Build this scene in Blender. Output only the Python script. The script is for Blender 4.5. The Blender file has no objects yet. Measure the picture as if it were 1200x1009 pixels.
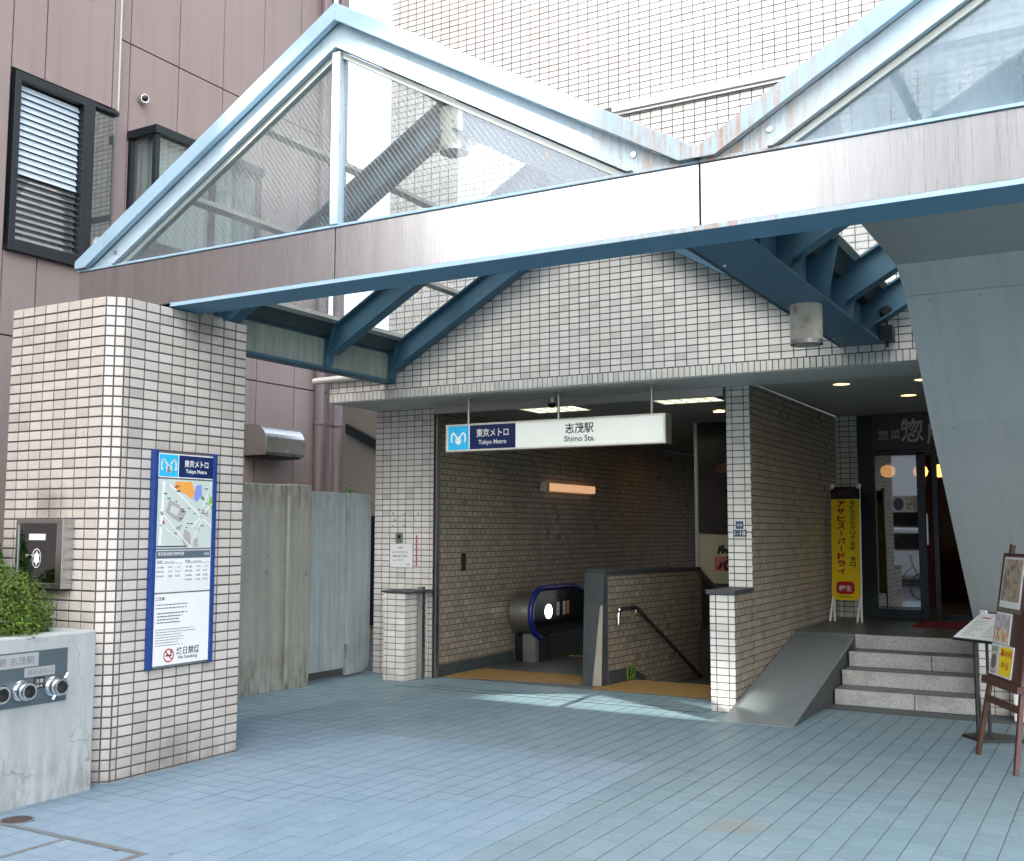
import bpy, bmesh, math, random
from mathutils import Vector, Matrix
random.seed(7)
R = math.radians
S = bpy.context.scene
C = S.collection

# ------------------------------------------------------------------ camera
EYE = Vector((0, 0, 1.55))
yaw, pit, rol = -0.519908688, 0.0935666873, -0.00177758642
FPX = 1251.47
fwd = Vector((math.sin(yaw)*math.cos(pit), math.cos(yaw)*math.cos(pit), math.sin(pit)))
rgt = Vector((math.cos(yaw), -math.sin(yaw), 0))
dwn = fwd.cross(rgt)
r2 = rgt*math.cos(rol) + dwn*math.sin(rol)
d2 = -rgt*math.sin(rol) + dwn*math.cos(rol)
cd = bpy.data.cameras.new('camera')
cam = bpy.data.objects.new('camera', cd); C.objects.link(cam)
m = Matrix((r2, -d2, -fwd)).transposed().to_4x4(); m.translation = EYE
cam.matrix_world = m
cd.sensor_fit = 'HORIZONTAL'; cd.sensor_width = 36; cd.lens = FPX/1200*36
cd.clip_start = 0.05; cd.clip_end = 600
S.camera = cam

# ------------------------------------------------------------------ light
SUN_DIR = Vector((-0.08, 0.98, -1.0)).normalized()      # travel direction of sunlight
# sun
el = math.asin(-SUN_DIR.z); toward = -SUN_DIR
w = bpy.data.worlds.new('World'); S.world = w; w.use_nodes = True
wn = w.node_tree.nodes; wl_ = w.node_tree.links
bg = wn['Background']
sky = wn.new('ShaderNodeTexSky'); sky.sky_type = 'NISHITA'; sky.sun_disc = False
sky.sun_elevation = el; sky.sun_rotation = math.atan2(toward.x, toward.y)
sky.air_density = 1.0; sky.dust_density = 4.0; sky.ozone_density = 0.6; sky.altitude = 30
hz = wn.new('ShaderNodeHueSaturation'); hz.inputs['Saturation'].default_value = .5; hz.inputs['Value'].default_value = 1.08   # summer haze whitens the sky
wl_.new(sky.outputs[0], hz.inputs['Color']); wl_.new(hz.outputs[0], bg.inputs[0]); bg.inputs[1].default_value = 0.15
sl = bpy.data.lights.new('sun', 'SUN'); sl.energy = 2.5; sl.angle = R(0.53); sl.color = (1, .95, .88)
so = bpy.data.objects.new('sun', sl); C.objects.link(so)
so.rotation_euler = SUN_DIR.to_track_quat('-Z', 'Y').to_euler(); so.location = (4, -20, 30)
S.view_settings.view_transform = 'Standard'; S.view_settings.look = 'None'
S.view_settings.gamma = 1; S.view_settings.use_curve_mapping = False
S.view_settings.exposure = 2.42
S.render.engine = 'CYCLES'
cy = S.cycles
cy.use_denoising = True
cy.max_bounces = 10; cy.diffuse_bounces = 5; cy.glossy_bounces = 5; cy.transmission_bounces = 6
cy.transparent_max_bounces = 16; cy.caustics_reflective = False; cy.caustics_refractive = False
cy.sample_clamp_indirect = 6

# ------------------------------------------------------------------ projection (only to choose which repeats show largest)
def proj(p):
    v = Vector(p) - EYE
    z = v.dot(fwd)
    if z < .1: return None
    return 600 + FPX*v.dot(r2)/z, 504.5 + FPX*v.dot(d2)/z, z

# ------------------------------------------------------------------ materials
MATS = {}
class NT:
    def __init__(s, name):
        s.m = bpy.data.materials.new(name); s.m.use_nodes = True
        s.t = s.m.node_tree; s.n = s.t.nodes; s.l = s.t.links
        s.b = s.n['Principled BSDF']; s.out = s.n['Material Output']
    def new(s, t, **k):
        n = s.n.new(t)
        for a, v in k.items(): setattr(n, a, v)
        return n
    def ln(s, a, b): s.l.new(a, b)
    def pos(s):
        return s.new('ShaderNodeNewGeometry').outputs['Position']
    def mapping(s, v, scale=(1, 1, 1), rot=(0, 0, 0), loc=(0, 0, 0)):
        n = s.new('ShaderNodeMapping'); s.ln(v, n.inputs[0])
        n.inputs['Scale'].default_value = scale; n.inputs['Rotation'].default_value = rot; n.inputs['Location'].default_value = loc
        return n.outputs[0]
    def noise(s, v, sc, det=4, ro=.6):
        n = s.new('ShaderNodeTexNoise'); s.ln(v, n.inputs['Vector'])
        n.inputs['Scale'].default_value = sc; n.inputs['Detail'].default_value = det; n.inputs['Roughness'].default_value = ro
        return n.outputs['Fac']
    def ramp(s, f, stops):
        n = s.new('ShaderNodeValToRGB'); s.ln(f, n.inputs[0])
        e = n.color_ramp.elements
        while len(e) < len(stops): e.new(.5)
        for i, (p, c) in enumerate(stops):
            e[i].position = p; e[i].color = (c, c, c, 1) if isinstance(c, (int, float)) else (*c, 1)
        return n.outputs[0]
    def mix(s, f, a, b, mode='MIX'):
        n = s.new('ShaderNodeMix'); n.data_type = 'RGBA'; n.blend_type = mode
        for i, v in ((0, f), (6, a), (7, b)):
            if hasattr(v, 'is_output'): s.ln(v, n.inputs[i])
            elif i == 0: n.inputs[0].default_value = v
            else: n.inputs[i].default_value = (*v, 1) if len(v) == 3 else v
        return n.outputs[2]
    def math(s, op, a, b=None):
        n = s.new('ShaderNodeMath', operation=op)
        for i, v in enumerate((a, b)):
            if v is None: continue
            if hasattr(v, 'is_output'): s.ln(v, n.inputs[i])
            else: n.inputs[i].default_value = v
        return n.outputs[0]
    def bump(s, h, st=.2, dist=.01):
        n = s.new('ShaderNodeBump'); s.ln(h, n.inputs['Height']); n.inputs['Strength'].default_value = st; n.inputs['Distance'].default_value = dist
        s.ln(n.outputs[0], s.b.inputs['Normal'])
    def set(s, col=None, rough=None, metal=None, spec=None):
        if col is not None:
            if hasattr(col, 'is_output'): s.ln(col, s.b.inputs['Base Color'])
            else: s.b.inputs['Base Color'].default_value = (*col, 1)
        if rough is not None:
            if hasattr(rough, 'is_output'): s.ln(rough, s.b.inputs['Roughness'])
            else: s.b.inputs['Roughness'].default_value = rough
        if metal is not None: s.b.inputs['Metallic'].default_value = metal
        if spec is not None: s.b.inputs['Specular IOR Level'].default_value = spec
        return s.m

def plain(name, col, rough=.5, metal=0, var=.12, sc=6, bump=0, spec=.5):
    n = NT(name); p = n.pos()
    f = n.noise(p, sc, 5)
    c = n.mix(f, tuple(x*(1-var) for x in col), tuple(min(1, x*(1+var)) for x in col))
    rr = n.math('ADD', n.math('MULTIPLY', n.noise(p, sc*2.3, 3), .2), rough-.1)
    if bump: n.bump(n.noise(p, sc*12, 3), bump, .004)
    return n.set(c, rr, metal, spec)

def tile_mat(name, a, b, rough=.32, dirt=.25, dirtcol=None, base=.0, spots=()):
    """glazed tile: each tile its own tint and gloss, rain streaks, grime near the ground"""
    n = NT(name); p = n.pos()
    oi = n.new('ShaderNodeObjectInfo').outputs['Random']
    at = n.new('ShaderNodeAttribute', attribute_name='tv').outputs['Fac']
    f = n.math('FRACT', n.math('ADD', oi, at))
    c = n.mix(f, a, b)
    odd = n.math('LESS_THAN', n.math('FRACT', n.math('MULTIPLY', f, 17.3)), .07)      # an odd darker or replaced tile here and there
    c = n.mix(n.math('MULTIPLY', odd, .38), c, tuple(x*.6 for x in b))
    warm = n.math('FRACT', n.math('MULTIPLY', f, 7.7))
    c = n.mix(n.math('MULTIPLY', warm, .10), c, (a[0]*1.02, a[1]*.9, a[2]*.78))
    g = n.noise(n.mapping(p, (1.3, 1.3, .45)), 2.2, 6, .65)
    g = n.ramp(g, [(.45, 0.), (.75, 1.)])
    dc = dirtcol or tuple(x*.55 for x in a)
    c = n.mix(n.math('MULTIPLY', g, dirt), c, dc)
    s = n.ramp(n.noise(n.mapping(p, (13, 13, .5)), 1.6, 5, .6), [(.55, 0.), (.78, 1.)])
    c = n.mix(n.math('MULTIPLY', s, dirt*.7), c, dc)
    if base:
        sp = n.new('ShaderNodeSeparateXYZ'); n.ln(p, sp.inputs[0])
        k = n.math('MULTIPLY', n.ramp(sp.outputs[2], [(0, 1.), (.10, .55), (.5, 0.)]), n.ramp(n.noise(p, 6, 5), [(.3, .25), (.65, 1.)]))
        c = n.mix(n.math('MULTIPLY', k, base), c, (.16, .13, .10))
    for (q, r_, st_) in spots:
        d = n.new('ShaderNodeVectorMath', operation='DISTANCE'); n.ln(p, d.inputs[0]); d.inputs[1].default_value = q
        k = n.math('ADD', n.math('DIVIDE', d.outputs['Value'], r_), n.math('MULTIPLY', n.math('SUBTRACT', n.noise(p, 9, 5), .5), 1.1))
        c = n.mix(n.math('MULTIPLY', n.ramp(k, [(.2, 1.), (1., 0.)]), st_), c, (.13, .12, .10))
    fine = n.noise(p, 90, 2)
    c = n.mix(n.math('MULTIPLY', fine, .14), c, tuple(x*.6 for x in a))
    n.bump(n.noise(p, 40, 2), .08, .004)
    return n.set(c, n.math('ADD', n.math('MULTIPLY', g, .2), n.math('ADD', rough-.06, n.math('MULTIPLY', warm, .14))))

M = {}
M['tile'] = tile_mat('cream_glazed_tile', (.61, .565, .51), (.51, .47, .42), dirt=.22, base=.75, spots=(((-5.5, 5.30, 3.0), .26, .8), ((-6.05, 4.54, 1.72), .20, .55), ((-5.5, 5.15, .10), .22, .5)))
M['ftile'] = tile_mat('facade_glazed_tile', (.76, .735, .69), (.67, .64, .595), dirt=.16, base=.5)
M['wtile'] = tile_mat('white_glazed_tile', (.70, .695, .64), (.61, .60, .55), dirt=.14, base=.6)
M['itile'] = tile_mat('dim_inner_wall_tile', (.365, .31, .235), (.265, .225, .17), dirt=.35)  # same tile with dim light and warm glow put into the colour
M['grout'] = plain('dark_grout', (.10, .092, .095), .85, bump=.1)
def paving(name, a, b):
    n = NT(name); p = n.pos()
    oi = n.new('ShaderNodeObjectInfo').outputs['Random']
    at = n.new('ShaderNodeAttribute', attribute_name='tv').outputs['Fac']
    f = n.math('FRACT', n.math('ADD', oi, at))
    c = n.mix(f, a, b)
    k = n.ramp(n.noise(p, .55, 5, .6), [(.38, 0.), (.68, 1.)])                     # broad worn and dusty areas
    c = n.mix(n.math('MULTIPLY', k, .42), c, (a[0]*1.25, a[1]*1.08, a[2]*.98))
    k = n.ramp(n.noise(p, 2.6, 6, .7), [(.52, 0.), (.74, 1.)])
    c = n.mix(n.math('MULTIPLY', k, .38), c, (a[0]*.66, a[1]*.62, a[2]*.58))
    k = n.ramp(n.noise(p, 24, 4, .75), [(.56, 0.), (.72, 1.)])
    c = n.mix(n.math('MULTIPLY', k, .22), c, (.10, .10, .09))
    v = n.new('ShaderNodeTexVoronoi'); n.ln(p, v.inputs['Vector']); v.inputs['Scale'].default_value = 2.3
    gum = n.ramp(v.outputs['Distance'], [(.030, 1.), (.042, 0.)])
    sp = n.new('ShaderNodeSeparateColor'); n.ln(v.outputs['Color'], sp.inputs[0])
    gum = n.math('MULTIPLY', gum, n.math('GREATER_THAN', sp.outputs[0], .62))
    c = n.mix(n.math('MULTIPLY', gum, .6), c, (.07, .07, .07))
    d = n.new('ShaderNodeVectorMath', operation='DISTANCE'); n.ln(p, d.inputs[0]); d.inputs[1].default_value = (-1.85, 5.65, 0)
    kk = n.math('ADD', n.math('DIVIDE', d.outputs['Value'], .28), n.math('MULTIPLY', n.math('SUBTRACT', n.noise(p, 6, 5), .5), 1.6))
    c = n.mix(n.math('MULTIPLY', n.ramp(kk, [(.1, 1.), (.9, 0.)]), .4), c, (.20, .15, .08))
    n.bump(n.noise(p, 60, 3), .12, .003)
    return n.set(c, n.math('ADD', n.math('MULTIPLY', n.noise(p, 3, 4), .3), .34))
M['gtile'] = paving('blue_paving_tile', (.168, .252, .29), (.142, .22, .258))
M['gtile2'] = paving('newer_blue_paving_tile', (.188, .274, .348), (.163, .246, .318))
M['mortar'] = plain('paving_joint', (.085, .10, .10), .9)
M['stone'] = None

def concrete(name, col, streak=.5, moss=0., low=0.):
    n = NT(name); p = n.pos()
    f = n.noise(p, 3, 8, .65)
    c = n.mix(f, tuple(x*.72 for x in col), tuple(x*1.18 for x in col))
    s = n.noise(n.mapping(p, (9, 9, .35)), 1.4, 5, .6)
    s = n.ramp(s, [(.42, 0.), (.72, 1.)])
    c = n.mix(n.math('MULTIPLY', s, streak), c, tuple(x*.5 for x in (col[0]*1.02, col[1], col[2]*.9)))
    if moss:
        sp = n.new('ShaderNodeSeparateXYZ'); n.ln(p, sp.inputs[0])
        k = n.noise(n.mapping(p, (7, 7, 2)), 2.2, 5)
        hz = n.ramp(n.math('MULTIPLY', sp.outputs[2], .5), [(.0, 1.), (.22, .15), (.8, 0.), (1., .8)])
        c = n.mix(n.math('MULTIPLY', n.ramp(k, [(.4, 0.), (.62, 1.)]), n.math('MULTIPLY', hz, moss)), c, (.10, .095, .065))
    # hairline cracks
    v = n.new('ShaderNodeTexVoronoi', feature='DISTANCE_TO_EDGE')
    dv = n.new('ShaderNodeMixRGB'); dv.blend_type = 'ADD'; dv.inputs[0].default_value = .35
    nz = n.new('ShaderNodeTexNoise'); nz.inputs['Scale'].default_value = 4; n.ln(p, nz.inputs['Vector'])
    n.ln(p, dv.inputs[1]); n.ln(nz.outputs['Color'], dv.inputs[2])
    n.ln(dv.outputs[0], v.inputs['Vector']); v.inputs['Scale'].default_value = 1.6
    cr = n.ramp(v.outputs['Distance'], [(0, 1.), (.005, 0.)])
    gate = n.ramp(n.noise(p, 1.7, 2), [(.5, 0.), (.56, 1.)])
    c = n.mix(n.math('MULTIPLY', n.math('MULTIPLY', cr, gate), .45), c, (.05, .05, .045))
    n.bump(n.noise(p, 60, 4), .25, .004)
    return n.set(c, .88)
M['concrete'] = concrete('weathered_concrete', (.375, .37, .325), .5, .9)
M['planter'] = concrete('planter_concrete', (.43, .45, .44), .35, .5)
M['mould'] = concrete('grey_green_panel', (.30, .34, .30), .55, .3)
M['gate'] = concrete('stained_gate_paint', (.36, .41, .415), .6, .4)

def granite(name, a, b):
    n = NT(name); p = n.pos()
    v = n.noise(p, 130, 2, .8)
    c = n.mix(n.ramp(v, [(.42, 0.), (.58, 1.)]), a, b)
    d = n.ramp(n.noise(p, 5, 6), [(.45, 0.), (.7, 1.)])
    c = n.mix(n.math('MULTIPLY', d, .45), c, tuple(x*.5 for x in a))
    n.bump(v, .15, .003)
    return n.set(c, .6)
M['stone'] = granite('pale_granite', (.27, .27, .255), (.45, .45, .43))
M['darkstone'] = granite('dark_granite', (.035, .042, .045), (.075, .085, .088))
M['tread'] = granite('tread_granite', (.13, .145, .14), (.20, .21, .20))
M['wedge_beige'] = granite('speckled_beige', (.30, .27, .22), (.40, .36, .30))

def brushed():
    n = NT('brushed_stainless'); p = n.pos()
    s = n.noise(n.mapping(p, (55, 55, .8)), 2.0, 5, .7)
    s2 = n.noise(n.mapping(p, (9, 9, .25)), 1.5, 4)
    c = n.mix(s2, (.43, .42, .41), (.62, .617, .612))
    c = n.mix(n.math('MULTIPLY', n.ramp(s, [(.46, 0.), (.7, 1.)]), .35), c, (.42, .405, .395))
    rr = n.math('ADD', n.math('MULTIPLY', s, .25), .17)
    n.bump(s, .05, .002)
    return n.set(c, rr, 1.0)
M['steel'] = brushed()
M['chrome'] = plain('polished_metal', (.75, .75, .74), .18, 1.0)
M['satin'] = plain('satin_metal', (.50, .50, .49), .35, 1.0)

def paint(name, col, rustiness, rough=.56, chalk=.12, valley=False):
    n = NT(name); p = n.pos()
    f = n.noise(p, 2.5, 6)
    c = n.mix(f, tuple(x*(1-chalk) for x in col), tuple(min(1, x*(1+chalk)) for x in col))
    g = n.ramp(n.noise(n.mapping(p, (6, 6, 1.2)), 1.7, 6, .7), [(.55, 0.), (.8, 1.)])
    c = n.mix(n.math('MULTIPLY', g, .3), c, tuple(x*.45 for x in col))
    if rustiness:
        r = n.noise(n.mapping(p, (9, 9, 2.5)), 1.6, 8, .72)
        mask = n.ramp(r, [(.70-rustiness*.12, 0.), (.80-rustiness*.1, 1.)])
        rc = n.mix(n.noise(p, 40, 3), (.16, .055, .02), (.35, .15, .06))
        c = n.mix(n.math('MULTIPLY', mask, .85), c, rc)
    if valley:
        sp = n.new('ShaderNodeSeparateXYZ'); n.ln(p, sp.inputs[0])
        near = n.ramp(n.math('ABSOLUTE', n.math('ADD', sp.outputs[0], 1.72)), [(.05, 1.), (1.1, 0.)])
        st = n.ramp(n.noise(n.mapping(p, (26, 26, 2.2)), 1.3, 6, .75), [(.40, 0.), (.58, 1.)])
        c = n.mix(n.math('MULTIPLY', n.math('MULTIPLY', near, st), .9), c, n.mix(n.noise(p, 30, 3), (.28, .11, .04), (.46, .36, .26)))
        dl = n.ramp(n.noise(n.mapping(p, (18, 18, 3)), 1.4, 6, .7), [(.60, 0.), (.72, 1.)])
        c = n.mix(n.math('MULTIPLY', dl, .35), c, (.30, .27, .20))
    n.bump(n.noise(p, 30, 3), .05, .004)
    return n.set(c, rough)
M['blue'] = paint('skylit_blue_paint', (.32, .475, .58), .35, valley=True)  # lit copy of the frame blue, sky light put into the colour
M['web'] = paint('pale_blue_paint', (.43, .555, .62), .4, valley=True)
M['teal'] = paint('shaded_blue_paint', (.038, .108, .160), .8)  # inner-beam copy of the frame blue, shade put into the colour
M['flange'] = paint('flange_blue_paint', (.085, .215, .315), .5)  # same blue with less shade put in than the inner beams
M['deepteal'] = paint('dark_gutter_paint', (.035, .05, .055), .3)
def cladding():
    n = NT('grey_metal_cladding'); p = n.pos()
    c = n.mix(n.noise(p, 1.6, 6), (.43, .465, .465), (.54, .565, .555))
    s_ = n.ramp(n.noise(n.mapping(p, (7, .5, .5)), 1.5, 6, .65), [(.48, 0.), (.75, 1.)])
    c = n.mix(n.math('MULTIPLY', s_, .35), c, (.31, .32, .305))
    k = n.ramp(n.noise(p, 5, 7, .75), [(.60, 0.), (.70, 1.)])
    c = n.mix(n.math('MULTIPLY', k, .25), c, (.26, .24, .20))
    n.bump(n.noise(n.mapping(p, (3, 1.2, 1.2)), 1.3, 3), .35, .02)
    return n.set(c, n.math('ADD', n.math('MULTIPLY', n.noise(p, 3, 4), .25), .30), .15)
M['cladding'] = cladding()
M['rubber'] = plain('dark_gasket', (.02, .02, .022), .7)

def brown(name, col):
    n = NT(name); p = n.pos()
    f = n.noise(n.mapping(p, (1, 1, .4)), 1.3, 6)
    c = n.mix(f, tuple(x*.9 for x in col), tuple(x*1.1 for x in col))
    h = n.noise(p, 75, 4, .7)
    c = n.mix(n.math('MULTIPLY', h, .18), c, tuple(x*.6 for x in col))
    s = n.ramp(n.noise(n.mapping(p, (8, 8, .3)), 1.5, 4), [(.52, 0.), (.78, 1.)])
    c = n.mix(n.math('MULTIPLY', s, .32), c, tuple(x*.6 for x in col))
    n.bump(h, .8, .006)
    return n.set(c, .8)
M['brown'] = brown('mauve_brown_stucco', (.335, .262, .243))
M['brownjoint'] = plain('brown_joint', (.045, .032, .03), .9)
M['pipe'] = plain('mauve_pipe_plastic', (.21, .16, .165), .4, 0, .08)
M['beige'] = brown('beige_render', (.36, .31, .25))
M['frame'] = plain('dark_bronze_frame', (.028, .036, .042), .35, .6)
M['black'] = plain('black_matte', (.012, .012, .013), .5)
M['gloss'] = plain('black_gloss', (.006, .006, .007), .08)
M['white'] = plain('white_paint', (.78, .78, .76), .4, 0, .04)
M['offwhite'] = plain('aged_white_plastic', (.62, .60, .52), .5, 0, .1)
M['sign_blue'] = plain('sign_frame_blue', (.012, .05, .21), .35)
M['navy'] = plain('navy_print', (.006, .022, .10), .35)
M['cyan'] = plain('cyan_print', (.03, .47, .78), .4, 0, .03)
M['ink'] = plain('black_ink', (.012, .012, .014), .6)
M['greyink'] = plain('grey_ink', (.22, .22, .24), .6)
M['slate'] = plain('slate_print', (.10, .13, .16), .5)
M['mapgreen'] = plain('map_pale_green', (.55, .62, .57), .4, 0, .03)
M['maproad'] = plain('map_road_white', (.82, .84, .84), .4, 0, .02)
M['maporange'] = plain('map_orange', (.85, .36, .07), .4, 0, .03)
M['mapblue'] = plain('map_periwinkle', (.22, .30, .72), .4, 0, .03)
M['mapgrey'] = plain('map_greige', (.42, .38, .35), .4, 0, .03)
M['maplime'] = plain('map_lime', (.22, .50, .05), .4, 0, .03)
M['red'] = plain('red_print', (.50, .012, .02), .45)
M['pink'] = plain('pink_strip', (.55, .06, .14), .5)
M['yellow'] = plain('yellow_banner_cloth', (.92, .68, .01), .6, 0, .06)
M['tactile'] = plain('yellow_tactile_paving', (.20, .12, .035), .65, 0, .25, 14)
M['greensign'] = plain('green_exit_plate', (.16, .27, .04), .5)
M['wood'] = plain('dark_stained_wood', (.075, .028, .02), .4, 0, .35, 9)
M['matred'] = plain('red_mat', (.22, .005, .012), .95, 0, .3, 40, .4)
M['signbrown'] = plain('brown_sign_board', (.075, .055, .05), .5)
M['cream'] = plain('cream_panel', (.55, .53, .40), .5, 0, .05)
M['ramp'] = plain('ramp_checker_steel', (.23, .265, .27), .35, .35, .15, 5)
M['asphalt'] = plain('asphalt', (.055, .055, .057), .9, 0, .2, 20, .4)
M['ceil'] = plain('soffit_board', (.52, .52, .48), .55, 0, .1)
M['stcolor'] = plain('pale_wall_plaster', (.84, .83, .80), .8, 0, .1)
M['cloth'] = plain('lace_curtain', (.62, .63, .58), .9, 0, .15, 9)
M['handrail'] = plain('blue_escalator_handrail', (.012, .022, .20), .3)
M['photo_a'] = None
M['soil'] = plain('planter_soil', (.06, .045, .03), .95)

def collage(name, cols, sc):
    n = NT(name); p = n.pos()
    v = n.new('ShaderNodeTexVoronoi'); n.ln(p, v.inputs['Vector']); v.inputs['Scale'].default_value = sc
    sp = n.new('ShaderNodeSeparateColor'); n.ln(v.outputs['Color'], sp.inputs[0])
    st = [(i/len(cols), c) for i, c in enumerate(cols)]
    r = n.ramp(sp.outputs[0], st)
    c = n.mix(n.math('MULTIPLY', n.noise(p, sc*5, 4), .5), r, (.5, .45, .4))
    return n.set(c, .35)
M['photo_a'] = collage('food_photo_print', [(.05, .03, .03), (.45, .2, .1), (.6, .55, .5), (.10, .12, .10), (.5, .32, .2)], 30)
M['photo_b'] = collage('leaflet_print', [(.6, .5, .68), (.5, .42, .6), (.75, .74, .78), (.62, .2, .45), (.35, .45, .3)], 34)
M['photo_c'] = collage('fruit_photo_print', [(.78, .76, .72), (.2, .3, .12), (.8, .42, .05), (.75, .2, .04), (.85, .8, .7)], 32)
M['photo_d'] = collage('dessert_photo_print', [(.09, .02, .04), (.16, .04, .06), (.05, .015, .03)], 40)
M['photo_e'] = collage('menu_photo_print', [(.06, .03, .02), (.12, .05, .03), (.3, .12, .05), (.04, .03, .02)], 40)

def glass(name, tint, refl=1.0, alpha_dirt=.06, wires=0, rough=.02, dirt=(.62, .66, .66)):  # dirt also carries the painted sky tone of the right gable
    n = NT(name); p = n.pos()
    tr = n.new('ShaderNodeBsdfTransparent'); tr.inputs[0].default_value = (*tint, 1)
    gl = n.new('ShaderNodeBsdfGlossy'); gl.inputs['Roughness'].default_value = rough; gl.inputs[0].default_value = (.95, .97, 1, 1)
    fr = n.new('ShaderNodeFresnel')
    bf = n.new('ShaderNodeNewGeometry').outputs['Backfacing']
    n.ln(n.math('SUBTRACT', 1.5, n.math('MULTIPLY', bf, 1.5-1/1.5)), fr.inputs[0])   # both faces of a pane reflect alike
    mx = n.new('ShaderNodeMixShader')
    n.ln(n.math('MINIMUM', n.math('MULTIPLY', fr.outputs[0], refl), .95), mx.inputs[0])
    n.ln(tr.outputs[0], mx.inputs[1]); n.ln(gl.outputs[0], mx.inputs[2])
    df = n.new('ShaderNodeBsdfDiffuse'); df.inputs[0].default_value = (*dirt, 1)
    dt = n.new('ShaderNodeBsdfTranslucent'); dt.inputs[0].default_value = (*dirt, 1)
    ad = n.new('ShaderNodeMixShader'); ad.inputs[0].default_value = .5
    n.ln(df.outputs[0], ad.inputs[1]); n.ln(dt.outputs[0], ad.inputs[2])
    f = n.math('MULTIPLY', n.ramp(n.noise(n.mapping(p, (2, 2, .7)), 2, 6), [(.3, .3), (.75, 1.)]), alpha_dirt)
    if wires:
        sp = n.new('ShaderNodeSeparateXYZ'); n.ln(p, sp.inputs[0])
        d = n.math('ADD', n.math('ADD', sp.outputs[0], n.math('MULTIPLY', sp.outputs[2], .75)), n.math('MULTIPLY', sp.outputs[1], .75))
        k = n.math('FRACT', n.math('MULTIPLY', d, 1/wires))
        line = n.math('LESS_THAN', k, .16)
        f = n.math('MAXIMUM', f, n.math('MULTIPLY', line, .22))
    m2 = n.new('ShaderNodeMixShader'); n.ln(f, m2.inputs[0]); n.ln(mx.outputs[0], m2.inputs[1]); n.ln(ad.outputs[0], m2.inputs[2])
    n.ln(m2.outputs[0], n.out.inputs[0])
    return n.m
M['glass'] = glass('window_glass', (.80, .86, .86), 2.2)
M['doorglass'] = glass('shop_door_glass', (.42, .46, .46), 5.0, .02)
M['skytoned'] = glass('sky_toned_gable_glass', (.86, .92, .95), 4.0, .62, .034, .05, (.50, .64, .72))  # pale blue coat paints in the sky's reflection
M['wired'] = glass('wired_gable_glass', (.95, .97, .98), 1.2, .07, .034)
M['roofglass'] = glass('dusty_roof_glass', (.93, .95, .95), .8, .10, .05)
M['caseglass'] = glass('dark_case_glass', (.35, .40, .36), 3, .0)

def emit(name, col, st, base=(.8, .8, .8)):
    n = NT(name); n.set(base, .4)
    n.b.inputs['Emission Color'].default_value = (*col, 1); n.b.inputs['Emission Strength'].default_value = st
    return n.m
M['signlight'] = emit('backlit_sign_acrylic', (.95, 1, .93), .06, (.62, .64, .60))
M['signcyan'] = emit('backlit_cyan', (.03, .45, .8), .05, (.03, .42, .72))
M['troffer'] = emit('fluorescent_diffuser', (.95, 1.0, .72), .55)
M['warm'] = emit('warm_downlight', (1, .55, .2), 1.0)
M['warm2'] = emit('warm_stair_downlight', (1, .55, .2), 14)
M['walltube'] = emit('amber_wall_tube', (1, .55, .28), .13, (.5, .38, .28))
M['newel'] = emit('round_escalator_lamp', (1, .96, .88), 2.6)
M['lantern'] = emit('orange_lantern', (1, .38, .08), .7)

def leaf(name, a, b):
    n = NT(name)
    at = n.new('ShaderNodeAttribute', attribute_name='tv').outputs['Fac']
    c = n.mix(at, a, b); n.set(c, .45)
    t = n.new('ShaderNodeBsdfTranslucent'); n.ln(c, t.inputs[0])
    mx = n.new('ShaderNodeMixShader'); mx.inputs[0].default_value = .3
    n.ln(n.b.outputs[0], mx.inputs[1]); n.ln(t.outputs[0], mx.inputs[2]); n.ln(mx.outputs[0], n.out.inputs[0])
    return n.m
M['leaf'] = leaf('boxwood_leaf', (.03, .08, .008), (.17, .26, .022))
M['leaf2'] = leaf('bright_leaf', (.04, .12, .02), (.12, .30, .05))

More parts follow.
